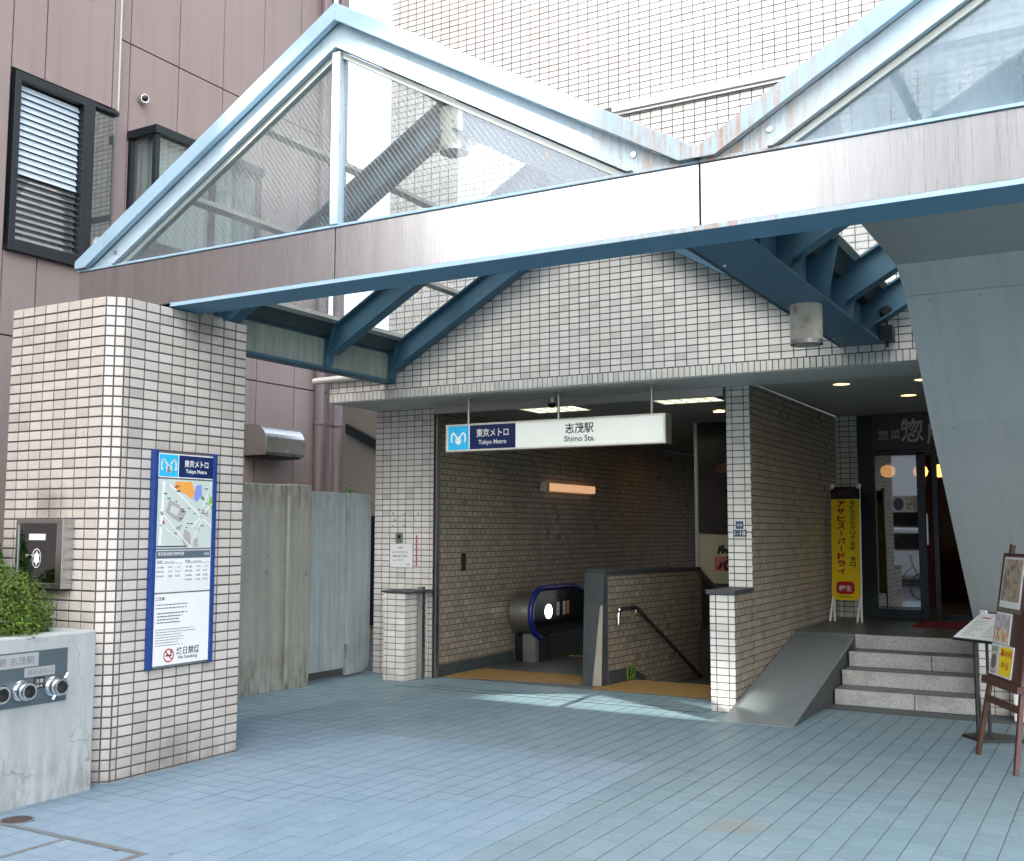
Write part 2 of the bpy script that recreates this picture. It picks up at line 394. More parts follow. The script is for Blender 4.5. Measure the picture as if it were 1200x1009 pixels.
# ------------------------------------------------------------------ mesh builder
def rootloc(o):
    v = Vector((0, 0, 0))
    while o is not None:
        v += o.location; o = o.parent
    return v
class MB:
    def __init__(s): s.v = []; s.f = []; s.tv = []; s.hastv = False
    def add(s, vs, fs, tv=None):
        b = len(s.v); s.v += [tuple(x) for x in vs]; s.f += [tuple(i+b for i in f) for f in fs]
        s.tv += [tv or 0.]*len(fs)
        if tv is not None: s.hastv = True
        return s
    def box(s, x0, x1, y0, y1, z0, z1):
        x0, x1 = min(x0, x1), max(x0, x1); y0, y1 = min(y0, y1), max(y0, y1); z0, z1 = min(z0, z1), max(z0, z1)
        return s.add([(x0,y0,z0),(x1,y0,z0),(x1,y1,z0),(x0,y1,z0),(x0,y0,z1),(x1,y0,z1),(x1,y1,z1),(x0,y1,z1)],
                     [(0,3,2,1),(4,5,6,7),(0,1,5,4),(1,2,6,5),(2,3,7,6),(3,0,4,7)])
    def prism(s, pts, axis, a0, a1):
        def mk(p, a): return (a, p[0], p[1]) if axis == 'x' else (p[0], a, p[1]) if axis == 'y' else (p[0], p[1], a)
        n = len(pts)
        return s.add([mk(p, a0) for p in pts]+[mk(p, a1) for p in pts],
                     [tuple(range(n))[::-1], tuple(range(n, 2*n))]+[(i, (i+1) % n, n+(i+1) % n, n+i) for i in range(n)])
    def hexa(s, a, b):   # two quads -> solid
        return s.add(list(a)+list(b), [(3,2,1,0),(4,5,6,7),(0,1,5,4),(1,2,6,5),(2,3,7,6),(3,0,4,7)])
    def bar(s, p, q, w, h, up=(0, 0, 1)):
        p = Vector(p); q = Vector(q); d = (q-p).normalized(); u = Vector(up); sd = d.cross(u)
        if sd.length < 1e-4: sd = d.cross(Vector((1, 0, 0)))
        sd.normalize(); u = sd.cross(d).normalized()
        k = [(-1,-1),(1,-1),(1,1),(-1,1)]
        return s.hexa([p+sd*a*w/2+u*b*h/2 for a, b in k], [q+sd*a*w/2+u*b*h/2 for a, b in k])
    def tube(s, pts, r, n=10, r1=None):
        pts = [Vector(p) for p in pts]; vs = []; fs = []; ref = None
        for i, p in enumerate(pts):
            d = (pts[min(i+1, len(pts)-1)]-pts[max(i-1, 0)]).normalized()
            if ref is None: ref = d.orthogonal().normalized()
            ref = (ref-d*ref.dot(d)).normalized(); e = d.cross(ref)
            rr = r if r1 is None else r+(r1-r)*i/(len(pts)-1)
            vs += [p+(ref*math.cos(2*math.pi*k/n)+e*math.sin(2*math.pi*k/n))*rr for k in range(n)]
        for i in range(len(pts)-1):
            for k in range(n): fs.append((i*n+k, i*n+(k+1) % n, (i+1)*n+(k+1) % n, (i+1)*n+k))
        fs += [tuple(range(n))[::-1], tuple((len(pts)-1)*n+k for k in range(n))]
        return s.add(vs, fs)
    def lathe(s, prof, o, axis=(0, 0, 1), n=24, cap=True):
        o = Vector(o); a = Vector(axis).normalized(); e1 = a.orthogonal().normalized(); e2 = a.cross(e1); vs = []; fs = []
        for r, h in prof:
            vs += [o+a*h+(e1*math.cos(2*math.pi*k/n)+e2*math.sin(2*math.pi*k/n))*r for k in range(n)]
        for i in range(len(prof)-1):
            for k in range(n): fs.append((i*n+k, i*n+(k+1) % n, (i+1)*n+(k+1) % n, (i+1)*n+k))
        if cap: fs += [tuple(range(n))[::-1], tuple((len(prof)-1)*n+k for k in range(n))]
        return s.add(vs, fs)
    def build(s, name, mat, parent=None, bevel=0, smooth=False, recalc=True, kind=None, label=None):
        base = rootloc(parent)
        me = bpy.data.meshes.new(name)
        me.from_pydata([(x-base.x, y-base.y, z-base.z) for x, y, z in s.v], [], s.f)
        if s.hastv:
            at = me.attributes.new('tv', 'FLOAT', 'FACE'); at.data.foreach_set('value', s.tv)
        if recalc:
            bm = bmesh.new(); bm.from_mesh(me); bmesh.ops.recalc_face_normals(bm, faces=bm.faces); bm.to_mesh(me); bm.free()
        me.materials.append(M[mat] if isinstance(mat, str) else mat)
        if smooth:
            me.polygons.foreach_set('use_smooth', [True]*len(me.polygons))
            me.set_sharp_from_angle(angle=R(40))
        o = bpy.data.objects.new(name, me); C.objects.link(o)
        if parent is not None: o.parent = parent
        if bevel:
            b = o.modifiers.new('bevel', 'BEVEL'); b.width = bevel; b.segments = 2; b.limit_method = 'ANGLE'; b.angle_limit = R(40)
        if kind: o['kind'] = kind
        if label: o['label'] = label
        return o
def box(name, mat, parent, *a, bevel=0, **k): return MB().box(*a).build(name, mat, parent, bevel=bevel, **k)
def thing(name, label, cat, loc=(0, 0, 0), group=None):
    o = bpy.data.objects.new(name, None); C.objects.link(o); o.location = loc; o.empty_display_size = .1
    o['label'] = label; o['category'] = cat
    if group: o['group'] = group
    return o
def tag(o, label, cat, group=None):
    o['label'] = label; o['category'] = cat
    if group: o['group'] = group
    return o
def struct(o): o['kind'] = 'structure'; return o

# ------------------------------------------------------------------ lettering (flat print as geometry)
GLY = {}
def glyph(sx, bold=0.):
    k = (sx, bold)
    if k in GLY: return GLY[k]
    cu = bpy.data.curves.new('t', 'FONT'); cu.body = sx; cu.size = 1; cu.offset = bold; cu.resolution_u = 3; cu.fill_mode = 'FRONT'
    o = bpy.data.objects.new('t', cu); C.objects.link(o)
    bpy.context.view_layer.update()
    me = bpy.data.meshes.new_from_object(o.evaluated_get(bpy.context.evaluated_depsgraph_get()))
    vs = [v.co.copy() for v in me.vertices]; fs = [tuple(p.vertices) for p in me.polygons]
    bpy.data.objects.remove(o); bpy.data.curves.remove(cu); bpy.data.meshes.remove(me)
    if not vs: vs = [Vector((0, 0, 0)), Vector((1, 0, 0)), Vector((0, 1, 0))]; fs = []
    GLY[k] = (vs, fs); return GLY[k]
def text(mb, sx, o, u, v, w=None, h=None, bold=0., align='C'):
    """fit string into width w / height h around point o (C: centred, L: o is the left middle)"""
    vs, fs = glyph(sx, bold)
    x0 = min(p.x for p in vs); x1 = max(p.x for p in vs); y0 = min(p.y for p in vs); y1 = max(p.y for p in vs)
    sxk = w/(x1-x0) if w else None; syk = h/(y1-y0) if h else None
    if sxk is None: sxk = syk
    if syk is None: syk = sxk
    o = Vector(o); u = Vector(u).normalized(); v = Vector(v).normalized()
    cx = (x0+x1)/2 if align == 'C' else x0; cyy = (y0+y1)/2
    mb.add([o+u*(p.x-cx)*sxk+v*(p.y-cyy)*syk for p in vs], fs); return mb
def quad(mb, o, u, v, w, h):      # flat sheet centred on o
    o = Vector(o); u = Vector(u).normalized(); v = Vector(v).normalized()
    return mb.add([o-u*w/2-v*h/2, o+u*w/2-v*h/2, o+u*w/2+v*h/2, o-u*w/2+v*h/2], [(0, 1, 2, 3)])
def poly(mb, o, u, v, pts):
    o = Vector(o); u = Vector(u).normalized(); v = Vector(v).normalized()
    return mb.add([o+u*a+v*b for a, b in pts], [tuple(range(len(pts)))])
def lines(mb, o, u, v, w, n, gap, th, rnd):     # rows of tiny unreadable print as broken dashes
    for i in range(n):
        x = 0; L = w*rnd.uniform(.5, 1)
        while x < L:
            k = rnd.uniform(.012, .03)
            p = Vector(o)+Vector(u).normalized()*(x+k/2)-Vector(v).normalized()*i*gap
            quad(mb, p, u, v, min(k, L-x+.005), th); x += k+.005
def mark(mb, o, u, v, s):        # the ribbon mark: an M drawn as one looping band
    o = Vector(o); u = Vector(u).normalized(); v = Vector(v).normalized()
    def band(pts, wd):
        for i in range(len(pts)-1):
            a = Vector((*pts[i], 0)); b = Vector((*pts[i+1], 0)); d = (b-a).normalized(); nrm = Vector((-d.y, d.x, 0))*wd/2; a = a-d*wd*.2; b = b+d*wd*.2
            q = [a-nrm, b-nrm, b+nrm, a+nrm]
            mb.add([o+u*p.x*s+v*p.y*s for p in q], [(0, 1, 2, 3)])
    for sg in (-1, 1):
        pts = [(.46, -.22), (.5, .0), (.46, .24), (.36, .33), (.26, .26), (.12, .08), (.0, -.06)]
        pts += [(-.03, -.2), (.0, -.30), (.10, -.30), (.16, -.2), (.15, -.04)]
        band([(x*sg, y) for x, y in pts], .10)

# ------------------------------------------------------------------ tile fields
TILE_ME = {}
def tile_geo(w, h, U, V, N, dep, bev):
    a, b = w/2, h/2; c, d = a-bev, b-bev
    p = [U*-a+V*-b, U*a+V*-b, U*a+V*b, U*-a+V*b]
    q = [x+N*(dep-bev*.6) for x in p]
    t = [U*-c+V*-d+N*dep, U*c+V*-d+N*dep, U*c+V*d+N*dep, U*-c+V*d+N*dep]
    fs = [(8, 9, 10, 11)]
    for i in range(4):
        j = (i+1) % 4; fs += [(4+i, 4+j, 8+j, 8+i), (i, j, 4+j, 4+i)]
    return p+q+t, fs
def tiles(name, parent, rects, O, U, V, mat, n_ind, dep=.006, bev=.002, joint=(.011, .010), field='tile_field', vis=None, flat=False, wob=.0):
    """rects: (u0,u1,v0,v1) cells; largest n_ind in view become single objects, the rest one joined part"""
    O = Vector(O); U = Vector(U).normalized(); V = Vector(V).normalized(); N = U.cross(V)
    base = rootloc(parent); items = []
    for (a, b, c, d) in rects:
        w_, h_ = b-a-joint[0], d-c-joint[1]
        if w_ < .008 or h_ < .008: continue
        ctr = O+U*(a+b)/2+V*(c+d)/2
        sc = -1
        if n_ind:
            pr = proj(ctr)
            if pr and -5 < pr[0] < 1205 and -5 < pr[1] < 1014 and (vis is None or vis(pr[0], pr[1], ctr)):
                e1 = proj(ctr+U*w_/2); e2 = proj(ctr+V*h_/2)
                sc = abs((e1[0]-pr[0])*(e2[1]-pr[1])-(e1[1]-pr[1])*(e2[0]-pr[0]))
        items.append((sc, ctr, w_, h_))
    items.sort(key=lambda t: -t[0])
    rest = MB(); n = 0
    for sc, ctr, w_, h_ in items:
        if n < n_ind and sc > 0:
            k = (round(w_, 4), round(h_, 4), tuple(round(x, 4) for x in (*U, *V)), dep, bev, mat)
            if k not in TILE_ME:
                vs, fs = tile_geo(w_, h_, U, V, N, dep, bev)
                me = bpy.data.meshes.new(name); me.from_pydata(vs, [], fs); me.materials.append(M[mat]); TILE_ME[k] = me
            o = bpy.data.objects.new(name, TILE_ME[k]); C.objects.link(o); o.parent = parent
            o.location = ctr-base+N*random.uniform(-wob, wob); n += 1
        else:
            tvv = random.random()
            vs, fs = tile_geo(w_, h_, U, V, N, dep, bev)
            if flat: fs = fs[:1]+fs[1::2]
            j = N*random.uniform(-wob, wob)
            rest.add([ctr+x+j for x in vs], fs, tvv)
    if rest.f: rest.build(field, mat, parent, recalc=False, kind='stuff')
def grid(u0, u1, v0, v1, pu, pv, ou=0., bond=False, ov=0.):
    out = []; k = math.floor((v0-ov)/pv)
    j = 0
    while True:
        c = ov+(k+j)*pv; d = c+pv; j += 1
        if c >= v1-1e-6: break
        c, d = max(c, v0), min(d, v1)
        off = ou+(pu/2 if bond and (k+j) % 2 else 0)
        i = math.floor((u0-off)/pu)
        while True:
            a = off+i*pu; b = a+pu; i += 1
            if a >= u1-1e-6: break
            out.append((max(a, u0), min(b, u1), c, d))
    return out
X, Y, Z = Vector((1, 0, 0)), Vector((0, 1, 0)), Vector((0, 0, 1))

# ================================================================== SETTING: ground
ground = struct(box('ground', 'asphalt', None, -300, 300, -300, 300, -.30, -.124))
road = struct(box('road', 'asphalt', None, -120, 120, -11, -.6, -.124, -.12))
far_pave = struct(box('far_pavement', 'mortar', None, -60, 60, -16, -11, -.124, 0))
# pavement deck (joint mortar) under the tiles, with the stairwell left open
pv = MB()
pv.box(-14, 14, -.6, 9.64, -.124, -.004)
pv.box(-14, -6.44, 9.64, 19, -.124, -.004); pv.box(-3.19, 14, 9.64, 19, -.124, -.004)
pv.box(-6.44, -3.19, 9.64, 10.52, -.124, -.004)
pavement = struct(pv.build('pavement', 'mortar'))
PX, PY = .1375, .1445
def ground_vis(u, v, c):
    if c.x < -5.46 and c.y < 4.5: return False
    if c.x < -5.45 and 4.5 < c.y < 5.75: return False
    if c.x < -7.1: return False
    if c.x > -2.95 and c.y > 9.9: return False
    if c.x > -3.2 and c.y > 9: return False
    return True
old, new = [], []
ox, oy = -2.80, 4.452
for r_ in grid(-7.4, 1.6, .6, 9.64, PX, PY, ox, False, oy):
    cx, cyy = (r_[0]+r_[1])/2, (r_[2]+r_[3])/2
    if -5.9 < cx < -4.35 and cyy < 3.70: continue          # hatch lid
    (new if cx < -2.80 and cyy < 6.74 else old).append(r_)
tiles('paving_tile', pavement, new, (0, 0, -.004), X, Y, 'gtile2', 150, .004, .0012, (.005, .005), 'newer_paving_tiles', ground_vis, True, .0006)
tiles('paving_tile', pavement, old, (0, 0, -.004), X, Y, 'gtile', 150, .004, .0012, (.0065, .005), 'older_paving_tiles', ground_vis, True, .0006)
# hatch lid with steel edge, set in the paving
hatch = thing('access_hatch', 'tiled access hatch lid with steel edging set in the paving by the planter', 'hatch', (-4.9, 3.2, 0))
hf = MB()
hf.box(-5.25, -4.15, 3.70, 3.735, -.006, .003); hf.box(-5.25, -5.215, 2.5, 3.70, -.006, .003); hf.box(-4.185, -4.15, 2.5, 3.70, -.006, .003)
hf.box(-4.72, -4.69, 2.5, 3.70, -.006, .003)
hf.build('frame', 'satin', hatch)
tiles('lid_tile', hatch, [(a, b, c, d) for a, b, c, d in grid(-5.9, -4.35, 2.4, 3.70, PX, PY, ox, False, oy) if a >= -5.93], (0, 0, -.004), X, Y, 'gtile2', 0, .004, .0012, (.005, .005), 'lid_tiles')
tiles('lid_tile', hatch, [(-4.35, -4.19, 2.4, 3.69)], (0, 0, -.004), X, Y, 'gtile2', 0, .004, .0012, (.005, .005), 'lid_edge')
mh = thing('manhole_cover', 'small round rusty iron cover in the paving beside the planter', 'manhole cover', (-5.23, 3.80, 0))
MB().lathe([(.075, -.004), (.075, .003)], (-5.23, 3.80, 0)).build('lid', plain('rusty_iron', (.06, .045, .04), .8), mh)
MB().lathe([(.078, -.004), (.09, -.004), (.09, .0035), (.078, .0035), (.078, -.004)], (-5.23, 3.80, 0), cap=False).build('rim', 'satin', mh)
# expansion joint strips near the entrance
tag(MB().box(-6.46, -3.25, 8.90, 8.915, -.003, .002).box(-6.2, -3.6, 9.06, 9.07, -.003, .002).build('joint_strip', 'rubber'), 'thin dark expansion joint across the paving before the entrance', 'joint')

# ================================================================== left: brown building
bb = thing('brown_building', 'mauve-brown rendered building with dark framed windows on the left', 'building', (-8.0, 4, 0))
MB().box(-14, -8.03, -2.2, 9.65, 0, 14).build('core', 'brownjoint', bb)
MB().box(-8.03, -7.93, -2.2, 5.41, 0, 14).box(-8.03, -7.93, 6.15, 6.455, 0, 14).box(-8.03, -7.93, 5.41, 6.15, 0, 3.85).box(-8.03, -7.93, 5.41, 6.15, 5.38, 14).build('front_core', 'brownjoint', bb)
J = .006
def panel(x0, x1, y0, y1, z0, z1):
    MB().box(x0, x1, y0+J, y1-J, z0+J, z1-J).build('wall_panel', 'brown', bb, bevel=.004)
ye = [6.47, 6.67, 7.27, 7.87, 8.47, 9.07, 9.65]
zr = [0, 3.14, 6.15, 9.15, 12.2]
for i in range(len(ye)-1):
    for k in range(len(zr)-1):
        panel(-8.035, -8.0, ye[i], ye[i+1], zr[k], zr[k+1])
for (a, b) in ((-2.2, -1.5), (-1.5, -.3), (-.3, .9), (.9, 2.1), (2.1, 3.3), (3.3, 4.18), (4.18, 4.78), (4.78, 5.38)):
    for k in range(len(zr)-1): panel(-7.935, -7.9, a, b, zr[k], zr[k+1])
panel(-7.935, -7.9, 5.38, 5.70, 5.40, 9.15); panel(-7.935, -7.9, 5.70, 6.40, 5.40, 9.15); panel(-7.935, -7.9, 6.40, 6.46, 5.40, 9.15)
panel(-7.935, -7.9, 5.38, 5.78, 0, 3.14); panel(-7.935, -7.9, 5.78, 6.46, 0, 3.14)
panel(-7.935, -7.9, 5.38, 5.70, 3.14, 3.86); panel(-7.935, -7.9, 5.70, 6.46, 3.14, 3.86)
panel(-7.935, -7.9, 5.38, 6.46, 9.15, 12.2)
MB().box(-7.95, -7.893, 6.46, 6.475, 5.40, 12.2).build('corner_highlight', 'offwhite', bb)  # off-white strip stands in for a bright edge highlight
# louvre window
wnd = MB()
for a in ((5.40, 5.46, 3.88, 5.38), (6.08, 6.14, 3.88, 5.38), (6.14, 6.20, 3.88, 5.38), (5.46, 6.08, 5.31, 5.38), (5.46, 6.08, 3.88, 3.95)):
    wnd.box(-7.97, -7.865, *a)
wnd.box(-7.96, -7.875, 6.20, 6.47, 5.345, 5.38).box(-7.96, -7.875, 6.20, 6.47, 3.88, 3.93)
win = wnd.build('window_frame', 'frame', bb, bevel=.004)
box('sill', 'frame', win, -7.97, -7.84, 5.38, 6.2, 3.845, 3.88)
ns = 24
slat = None
for i in range(ns):
    z = 3.965+i*(1.335/ns)
    if slat is None:
        mm = MB(); mm.hexa([(-7.925, 5.465, z), (-7.92, 5.465, z), (-7.92, 6.075, z), (-7.925, 6.075, z)], [(-7.95, 5.465, z+.054), (-7.945, 5.465, z+.054), (-7.945, 6.075, z+.054), (-7.95, 6.075, z+.054)])
        slat = mm.build('louvre_slat', plain('sky_toned_louvre_glass', (.58, .68, .75), .22, 0, .12), win); z00 = z  # upper slats: sky reflection put into a pale blue colour
        hi_me = slat.data.copy(); slat.data.materials[0] = glass('clear_louvre_glass', (.50, .58, .60), 4, .22, 0, .05)
    else:
        o = bpy.data.objects.new('louvre_slat', slat.data); C.objects.link(o); o.parent = win; o.location = (0, 0, z-z00)
        if i >= 10: o.data = hi_me
MB().box(-7.925, -7.92, 6.20, 6.465, 3.93, 5.345).build('side_pane', 'glass', win)
room = MB(); room.box(-8.9, -8.88, 5.2, 6.46, 3.8, 5.45)
room.build('room_back', 'beige', bb); MB().box(-8.12, -8.10, 5.42, 6.46, 3.88, 4.42).build('reflection_panel', 'white', bb); MB().box(-8.10, -8.04, 5.5, 5.95, 3.9, 4.05).build('inner_shelf', 'beige', bb); box('room_side', 'stcolor', bb, -8.88, -8.03, 6.455, 6.465, 3.8, 5.45)  # white panel added behind the lower slats to stand for their reflection
# things standing inside by the glass
tag(MB().lathe([(.07, 0), (.10, .02), (.11, .2), (.05, .36), (.03, .4)], (-8.02, 6.33, 3.93)).build('white_cloth', 'white', smooth=True), 'white cloth bundle standing inside the narrow side pane', 'cloth')
# bay window
bay = MB()
for a in ((-7.67, -7.62, 6.68, 6.73, 4.15, 5.27), (-8.0, -7.95, 6.68, 6.73, 4.15, 5.27), (-7.67, -7.62, 7.38, 7.44, 4.15, 5.27), (-7.67, -7.62, 8.03, 8.08, 4.15, 5.27)):
    bay.box(*a)
bay.box(-8.0, -7.60, 6.66, 8.10, 5.21, 5.29).box(-8.0, -7.60, 6.66, 8.10, 4.10, 4.18)
bw = bay.build('bay_window_frame', 'frame', bb, bevel=.004)
MB().box(-7.95, -7.67, 6.70, 6.706, 4.18, 5.21).build('side_pane', 'glass', bw)
MB().box(-7.646, -7.64, 6.73, 7.38, 4.18, 5.21).build('pane', 'glass', bw); MB().box(-7.646, -7.64, 7.44, 8.03, 4.18, 5.21).build('pane', 'glass', bw)
cu = MB(); nn = 60
for i in range(nn):
    a = 6.74+i*1.32/nn; b = a+1.32/nn; xa = -7.74+.02*math.sin(i*1.1); xb = -7.74+.02*math.sin((i+1)*1.1)
    cu.add([(xa, a, 4.2), (xb, b, 4.2), (xb, b, 5.2), (xa, a, 5.2)], [(0, 1, 2, 3)])
for i in range(14):
    a = -7.98+i*.022; ya = 6.78+.015*math.sin(i*1.3); yb = 6.78+.015*math.sin((i+1)*1.3)
    cu.add([(a, ya, 4.2), (a+.022, yb, 4.2), (a+.022, yb, 5.2), (a, ya, 5.2)], [(0, 1, 2, 3)])
cu.build('lace_curtain', 'cloth', bw, smooth=True, recalc=False)
# dome camera on the wall
dc = thing('security_camera', 'small chrome dome camera fixed to the brown wall', 'camera', (-8.0, 6.82, 5.655))
MB().lathe([(.045, 0), (.045, .06), (.04, .075)], (-8.0, 6.82, 5.655), (1, -.3, -.1)).build('housing', 'chrome', dc, smooth=True)
MB().lathe([(.034, .07), (.028, .09), (.012, .10)], (-8.0, 6.82, 5.655), (1, -.3, -.1)).build('lens_dome', 'gloss', dc, smooth=True)
# drain pipes
for y_, x_, r_, lb in ((9.42, -7.93, .055, 'slimmer mauve drainpipe on the brown wall, nearer the exhaust hood'), (9.70, -7.90, .068, 'thicker mauve drainpipe at the end corner of the brown wall')):
    dp = thing('drain_pipe', lb, 'drainpipe', (x_, y_, 0), 'mauve drainpipes on the brown wall')
    MB().tube([(x_, y_, .0), (x_, y_, 13)], r_, 16).build('pipe', 'pipe', dp, smooth=True)
    for z_ in (2.75, 5.9, 8.6): MB().lathe([(r_, 0), (r_+.012, 0), (r_+.012, .035), (r_, .035)], (x_, y_, z_), cap=False).build('clip', 'pipe', dp)
    MB().box(x_-.14, x_, y_-.012, y_+.012, 2.755, 2.78).build('bracket', 'pipe', dp)
# exhaust hood
eh = thing('exhaust_hood', 'curved stainless exhaust hood sticking out of the brown wall', 'vent hood', (-8.0, 8.5, 2.3))
pts = [(-8.0, 2.33), (-8.0, 2.66)]
for i in range(9):
    a = math.pi/2-i/8*math.pi/2*.95
    pts.append((-7.86+.20*math.cos(a), 2.47+.19*math.sin(a)))
pts += [(-7.66, 2.36), (-7.68, 2.33)]
MB().prism(pts, 'y', 8.28, 8.88).build('hood', plain('hood_stainless', (.62, .62, .60), .3, 1.0, .05), eh, bevel=.004)
MB().box(-7.98, -7.70, 8.31, 8.85, 2.31, 2.335).build('grille', 'black', eh)
# beige house behind, with a dark stair band
bh = thing('beige_house', 'beige house wall with a dark slanting band seen behind the metal gate', 'building', (-9, 12.6, 0))
MB().box(-13, -6.6, 12.5, 13, 0, 4.3).build('wall', 'beige', bh)
MB().hexa([(-9.95, 12.42, 2.98), (-9.4, 12.42, 2.72), (-9.4, 12.5, 2.72), (-9.95, 12.5, 2.98)], [(-9.95, 12.42, 3.12), (-9.4, 12.42, 2.86), (-9.4, 12.5, 2.86), (-9.95, 12.5, 3.12)]).box(-9.4, -7, 12.42, 12.5, 2.72, 2.86).build('stair_band', 'frame', bh)
MB().box(-12, -6.7, 12.40, 12.5, 1.66, 1.76).build('ledge', 'frame', bh)
MB().box(-12, -6.7, 12.46, 12.5, .2, 1.66).build('shade_panel', 'frame', bh)
tag(MB().tube([(-8.1, 10.2, 1.5), (-8.1, 10.2, 2.02)], .006, 5).build('twig', 'leaf'), 'thin twig with yellow-green leaves peeking over the gate', 'plant')
lf = MB(); rn = random.Random(3)
for i in range(26):
    c = Vector((-8.1+rn.gauss(0, .06), 10.2+rn.gauss(0, .06), 2.0+rn.gauss(0, .045))); a = Vector((rn.gauss(0, 1), rn.gauss(0, 1), rn.gauss(0, 1))).normalized()*.03; b = a.orthogonal().normalized()*.015
    lf.add([c-a, c+b, c+a, c-b], [(0, 1, 2, 3)], rn.random())
tag(lf.build('leaf_sprig', 'leaf2', recalc=False), 'sprig of yellow-green leaves showing above the gate', 'plant')

# concrete wall and gate
cw = thing('concrete_wall', 'weathered grey concrete boundary wall with moss stains behind the tiled pillar', 'wall', (-7.3, 7, 0))
MB().box(-7.36, -7.22, 5.72, 8.10, -.02, 2.0).build('wall_slab', 'concrete', cw, bevel=.008)
MB().box(-7.38, -7.19, 8.115, 8.46, -.02, 2.01).build('end_post', 'concrete', cw, bevel=.012)
MB().box(-7.33, -7.25, 8.10, 8.115, 0, 1.98).build('joint', 'rubber', cw)
gt = thing('metal_gate', 'pale blue-grey metal gate with rust streaks between concrete wall and tiled pier', 'gate', (-7.26, 9, 0))
MB().box(-7.285, -7.255, 8.47, 9.10, .10, 1.95).build('gate_leaf', 'gate', gt, bevel=.005)
pts = [(9.11, .02), (9.42, .03), (9.50, .07), (9.53, .16), (9.53, 1.95), (9.11, 1.95)]
MB().prism(pts, 'x', -7.285, -7.25).build('gate_leaf', 'gate', gt, bevel=.005)
for z_ in (1.70, .28): MB().tube([(-7.24, 9.105, z_-.07), (-7.24, 9.105, z_+.07)], .014, 8).box(-7.25, -7.243, 9.09, 9.13, z_-.06, z_+.06).build('hinge', 'satin', gt)

# ================================================================== pillar
PH = 3.04
pl = thing('tiled_pillar', 'tall free-standing pillar of cream tiles carrying the canopy corner', 'pillar', (-6, 5.1, 0))
PTX, PTZ = .1157, .0645
cp = [(-6.515, 4.54), (-5.585, 4.54), (-5.50, 4.625), (-5.50, 5.71), (-6.515, 5.71)]
MB().prism(cp, 'z', -.02, PH-.004).build('core', 'grout', pl)
def pvis(u, v, c):
    if c.z < .95 and c.y < 4.6 and c.x < -5.6: return False
    if c.x > -5.51 and 4.87 < c.y < 5.40 and .66 < c.z < 2.07: return False
    return True
rows = grid(0, 1, -.02, PH, 2, PTZ, 0, False, PH)
zs = sorted({(r_[2], r_[3]) for r_ in rows})
def cells(us): return [(us[i], us[i+1], c, d) for (c, d) in zs for i in range(len(us)-1)]
rightU = [.0, .045] + [.045+PTX*k for k in range(1, 10)]; rightU = [x for x in rightU if x < 1.05]+[1.085]
leftU = [0, .125] + [.125+PTX*k for k in range(1, 7)]+[.93]
both = []
ORr, ORl = Vector((-5.50, 4.625, 0)), Vector((-5.585, 4.54, 0))
tiles('tile', pl, cells(rightU), ORr, Y, Z, 'tile', 165, .006, .002, (.012, .011), 'tile_field', pvis, False, .0008)
tiles('tile', pl, [( -b, -a, c, d) for a, b, c, d in cells(leftU)], ORl, X, Z, 'tile', 95, .006, .002, (.012, .011), 'tile_field', pvis, False, .0008)
dg = Vector((1, 1, 0)).normalized(); L = .085*math.sqrt(2)
tiles('tile', pl, cells([0, L/2, L]), ORl, dg, Z, 'tile', 40, .006, .002, (.010, .011), 'tile_field', pvis, False, .0005)
tiles('tile', pl, [(-6.515, -5.585, 0, .12), ], (0, 4.54, PH-.004), X, Y, 'tile', 0, .004, .002, (.01, .01), 'cap_tile')
MB().box(-5.9, -5.53, 5.24, 5.50, PH-.003, PH+.02).build('mortar_pad', 'concrete', pl)

# planter + connection plate + bushes
pt = thing('concrete_planter', 'cracked pale concrete planter wall in front of the tiled pillar', 'planter', (-6.4, 3.3, 0))
pp = MB()
pp.box(-5.62, -5.46, 1.2, 4.46, -.02, .945).box(-8.0, -5.62, 4.34, 4.46, -.02, .945).box(-8.0, -7.86, 1.2, 4.34, -.02, .945).box(-7.86, -5.62, 1.2, 1.35, -.02, .945)
pp.build('planter_wall', 'planter', pt, bevel=.012)
MB().box(-7.9, -5.6, 1.3, 4.4, 0, .88).build('soil', 'soil', pt)
fc = thing('water_connection_panel', 'dark grey metal panel with chrome hose outlets set in the planter', 'hose panel', (-5.46, 3.9, .7))
MB().box(-5.47, -5.452, 3.2, 4.252, .555, .86).build('plate', plain('panel_grey_steel', (.11, .145, .165), .4, .5, .1), fc, bevel=.002)
MB().box(-5.453, -5.449, 3.45, 4.055, .775, .852).build('name_plate', plain('pale_metal_label', (.42, .43, .42), .45, .3), fc)
tx = MB(); text(tx, '地下鉄 志茂駅', (-5.4475, 3.862, .813), Y, Z, .33, .046, .015)
MB_ = tx.build('lettering', 'greyink', fc, recalc=False)
MB().box(-5.453, -5.449, 3.968, 4.166, .716, .768).build('name_plate', plain('pale_metal_label_b', (.40, .41, .40), .45, .3), fc)
tx = MB(); text(tx, '連結送水口', (-5.4475, 4.067, .742), Y, Z, .17, .03); tx.build('lettering', 'greyink', fc, recalc=False)
MB().box(-5.453, -5.4495, 4.03, 4.10, .645, .71).build('notice', 'black', fc)
tx = MB(); text(tx, '注意', (-5.4475, 4.065, .688), Y, Z, .05, .022); text(tx, '送水', (-5.4475, 4.065, .660), Y, Z, .05, .016); tx.build('lettering', 'white', fc, recalc=False)
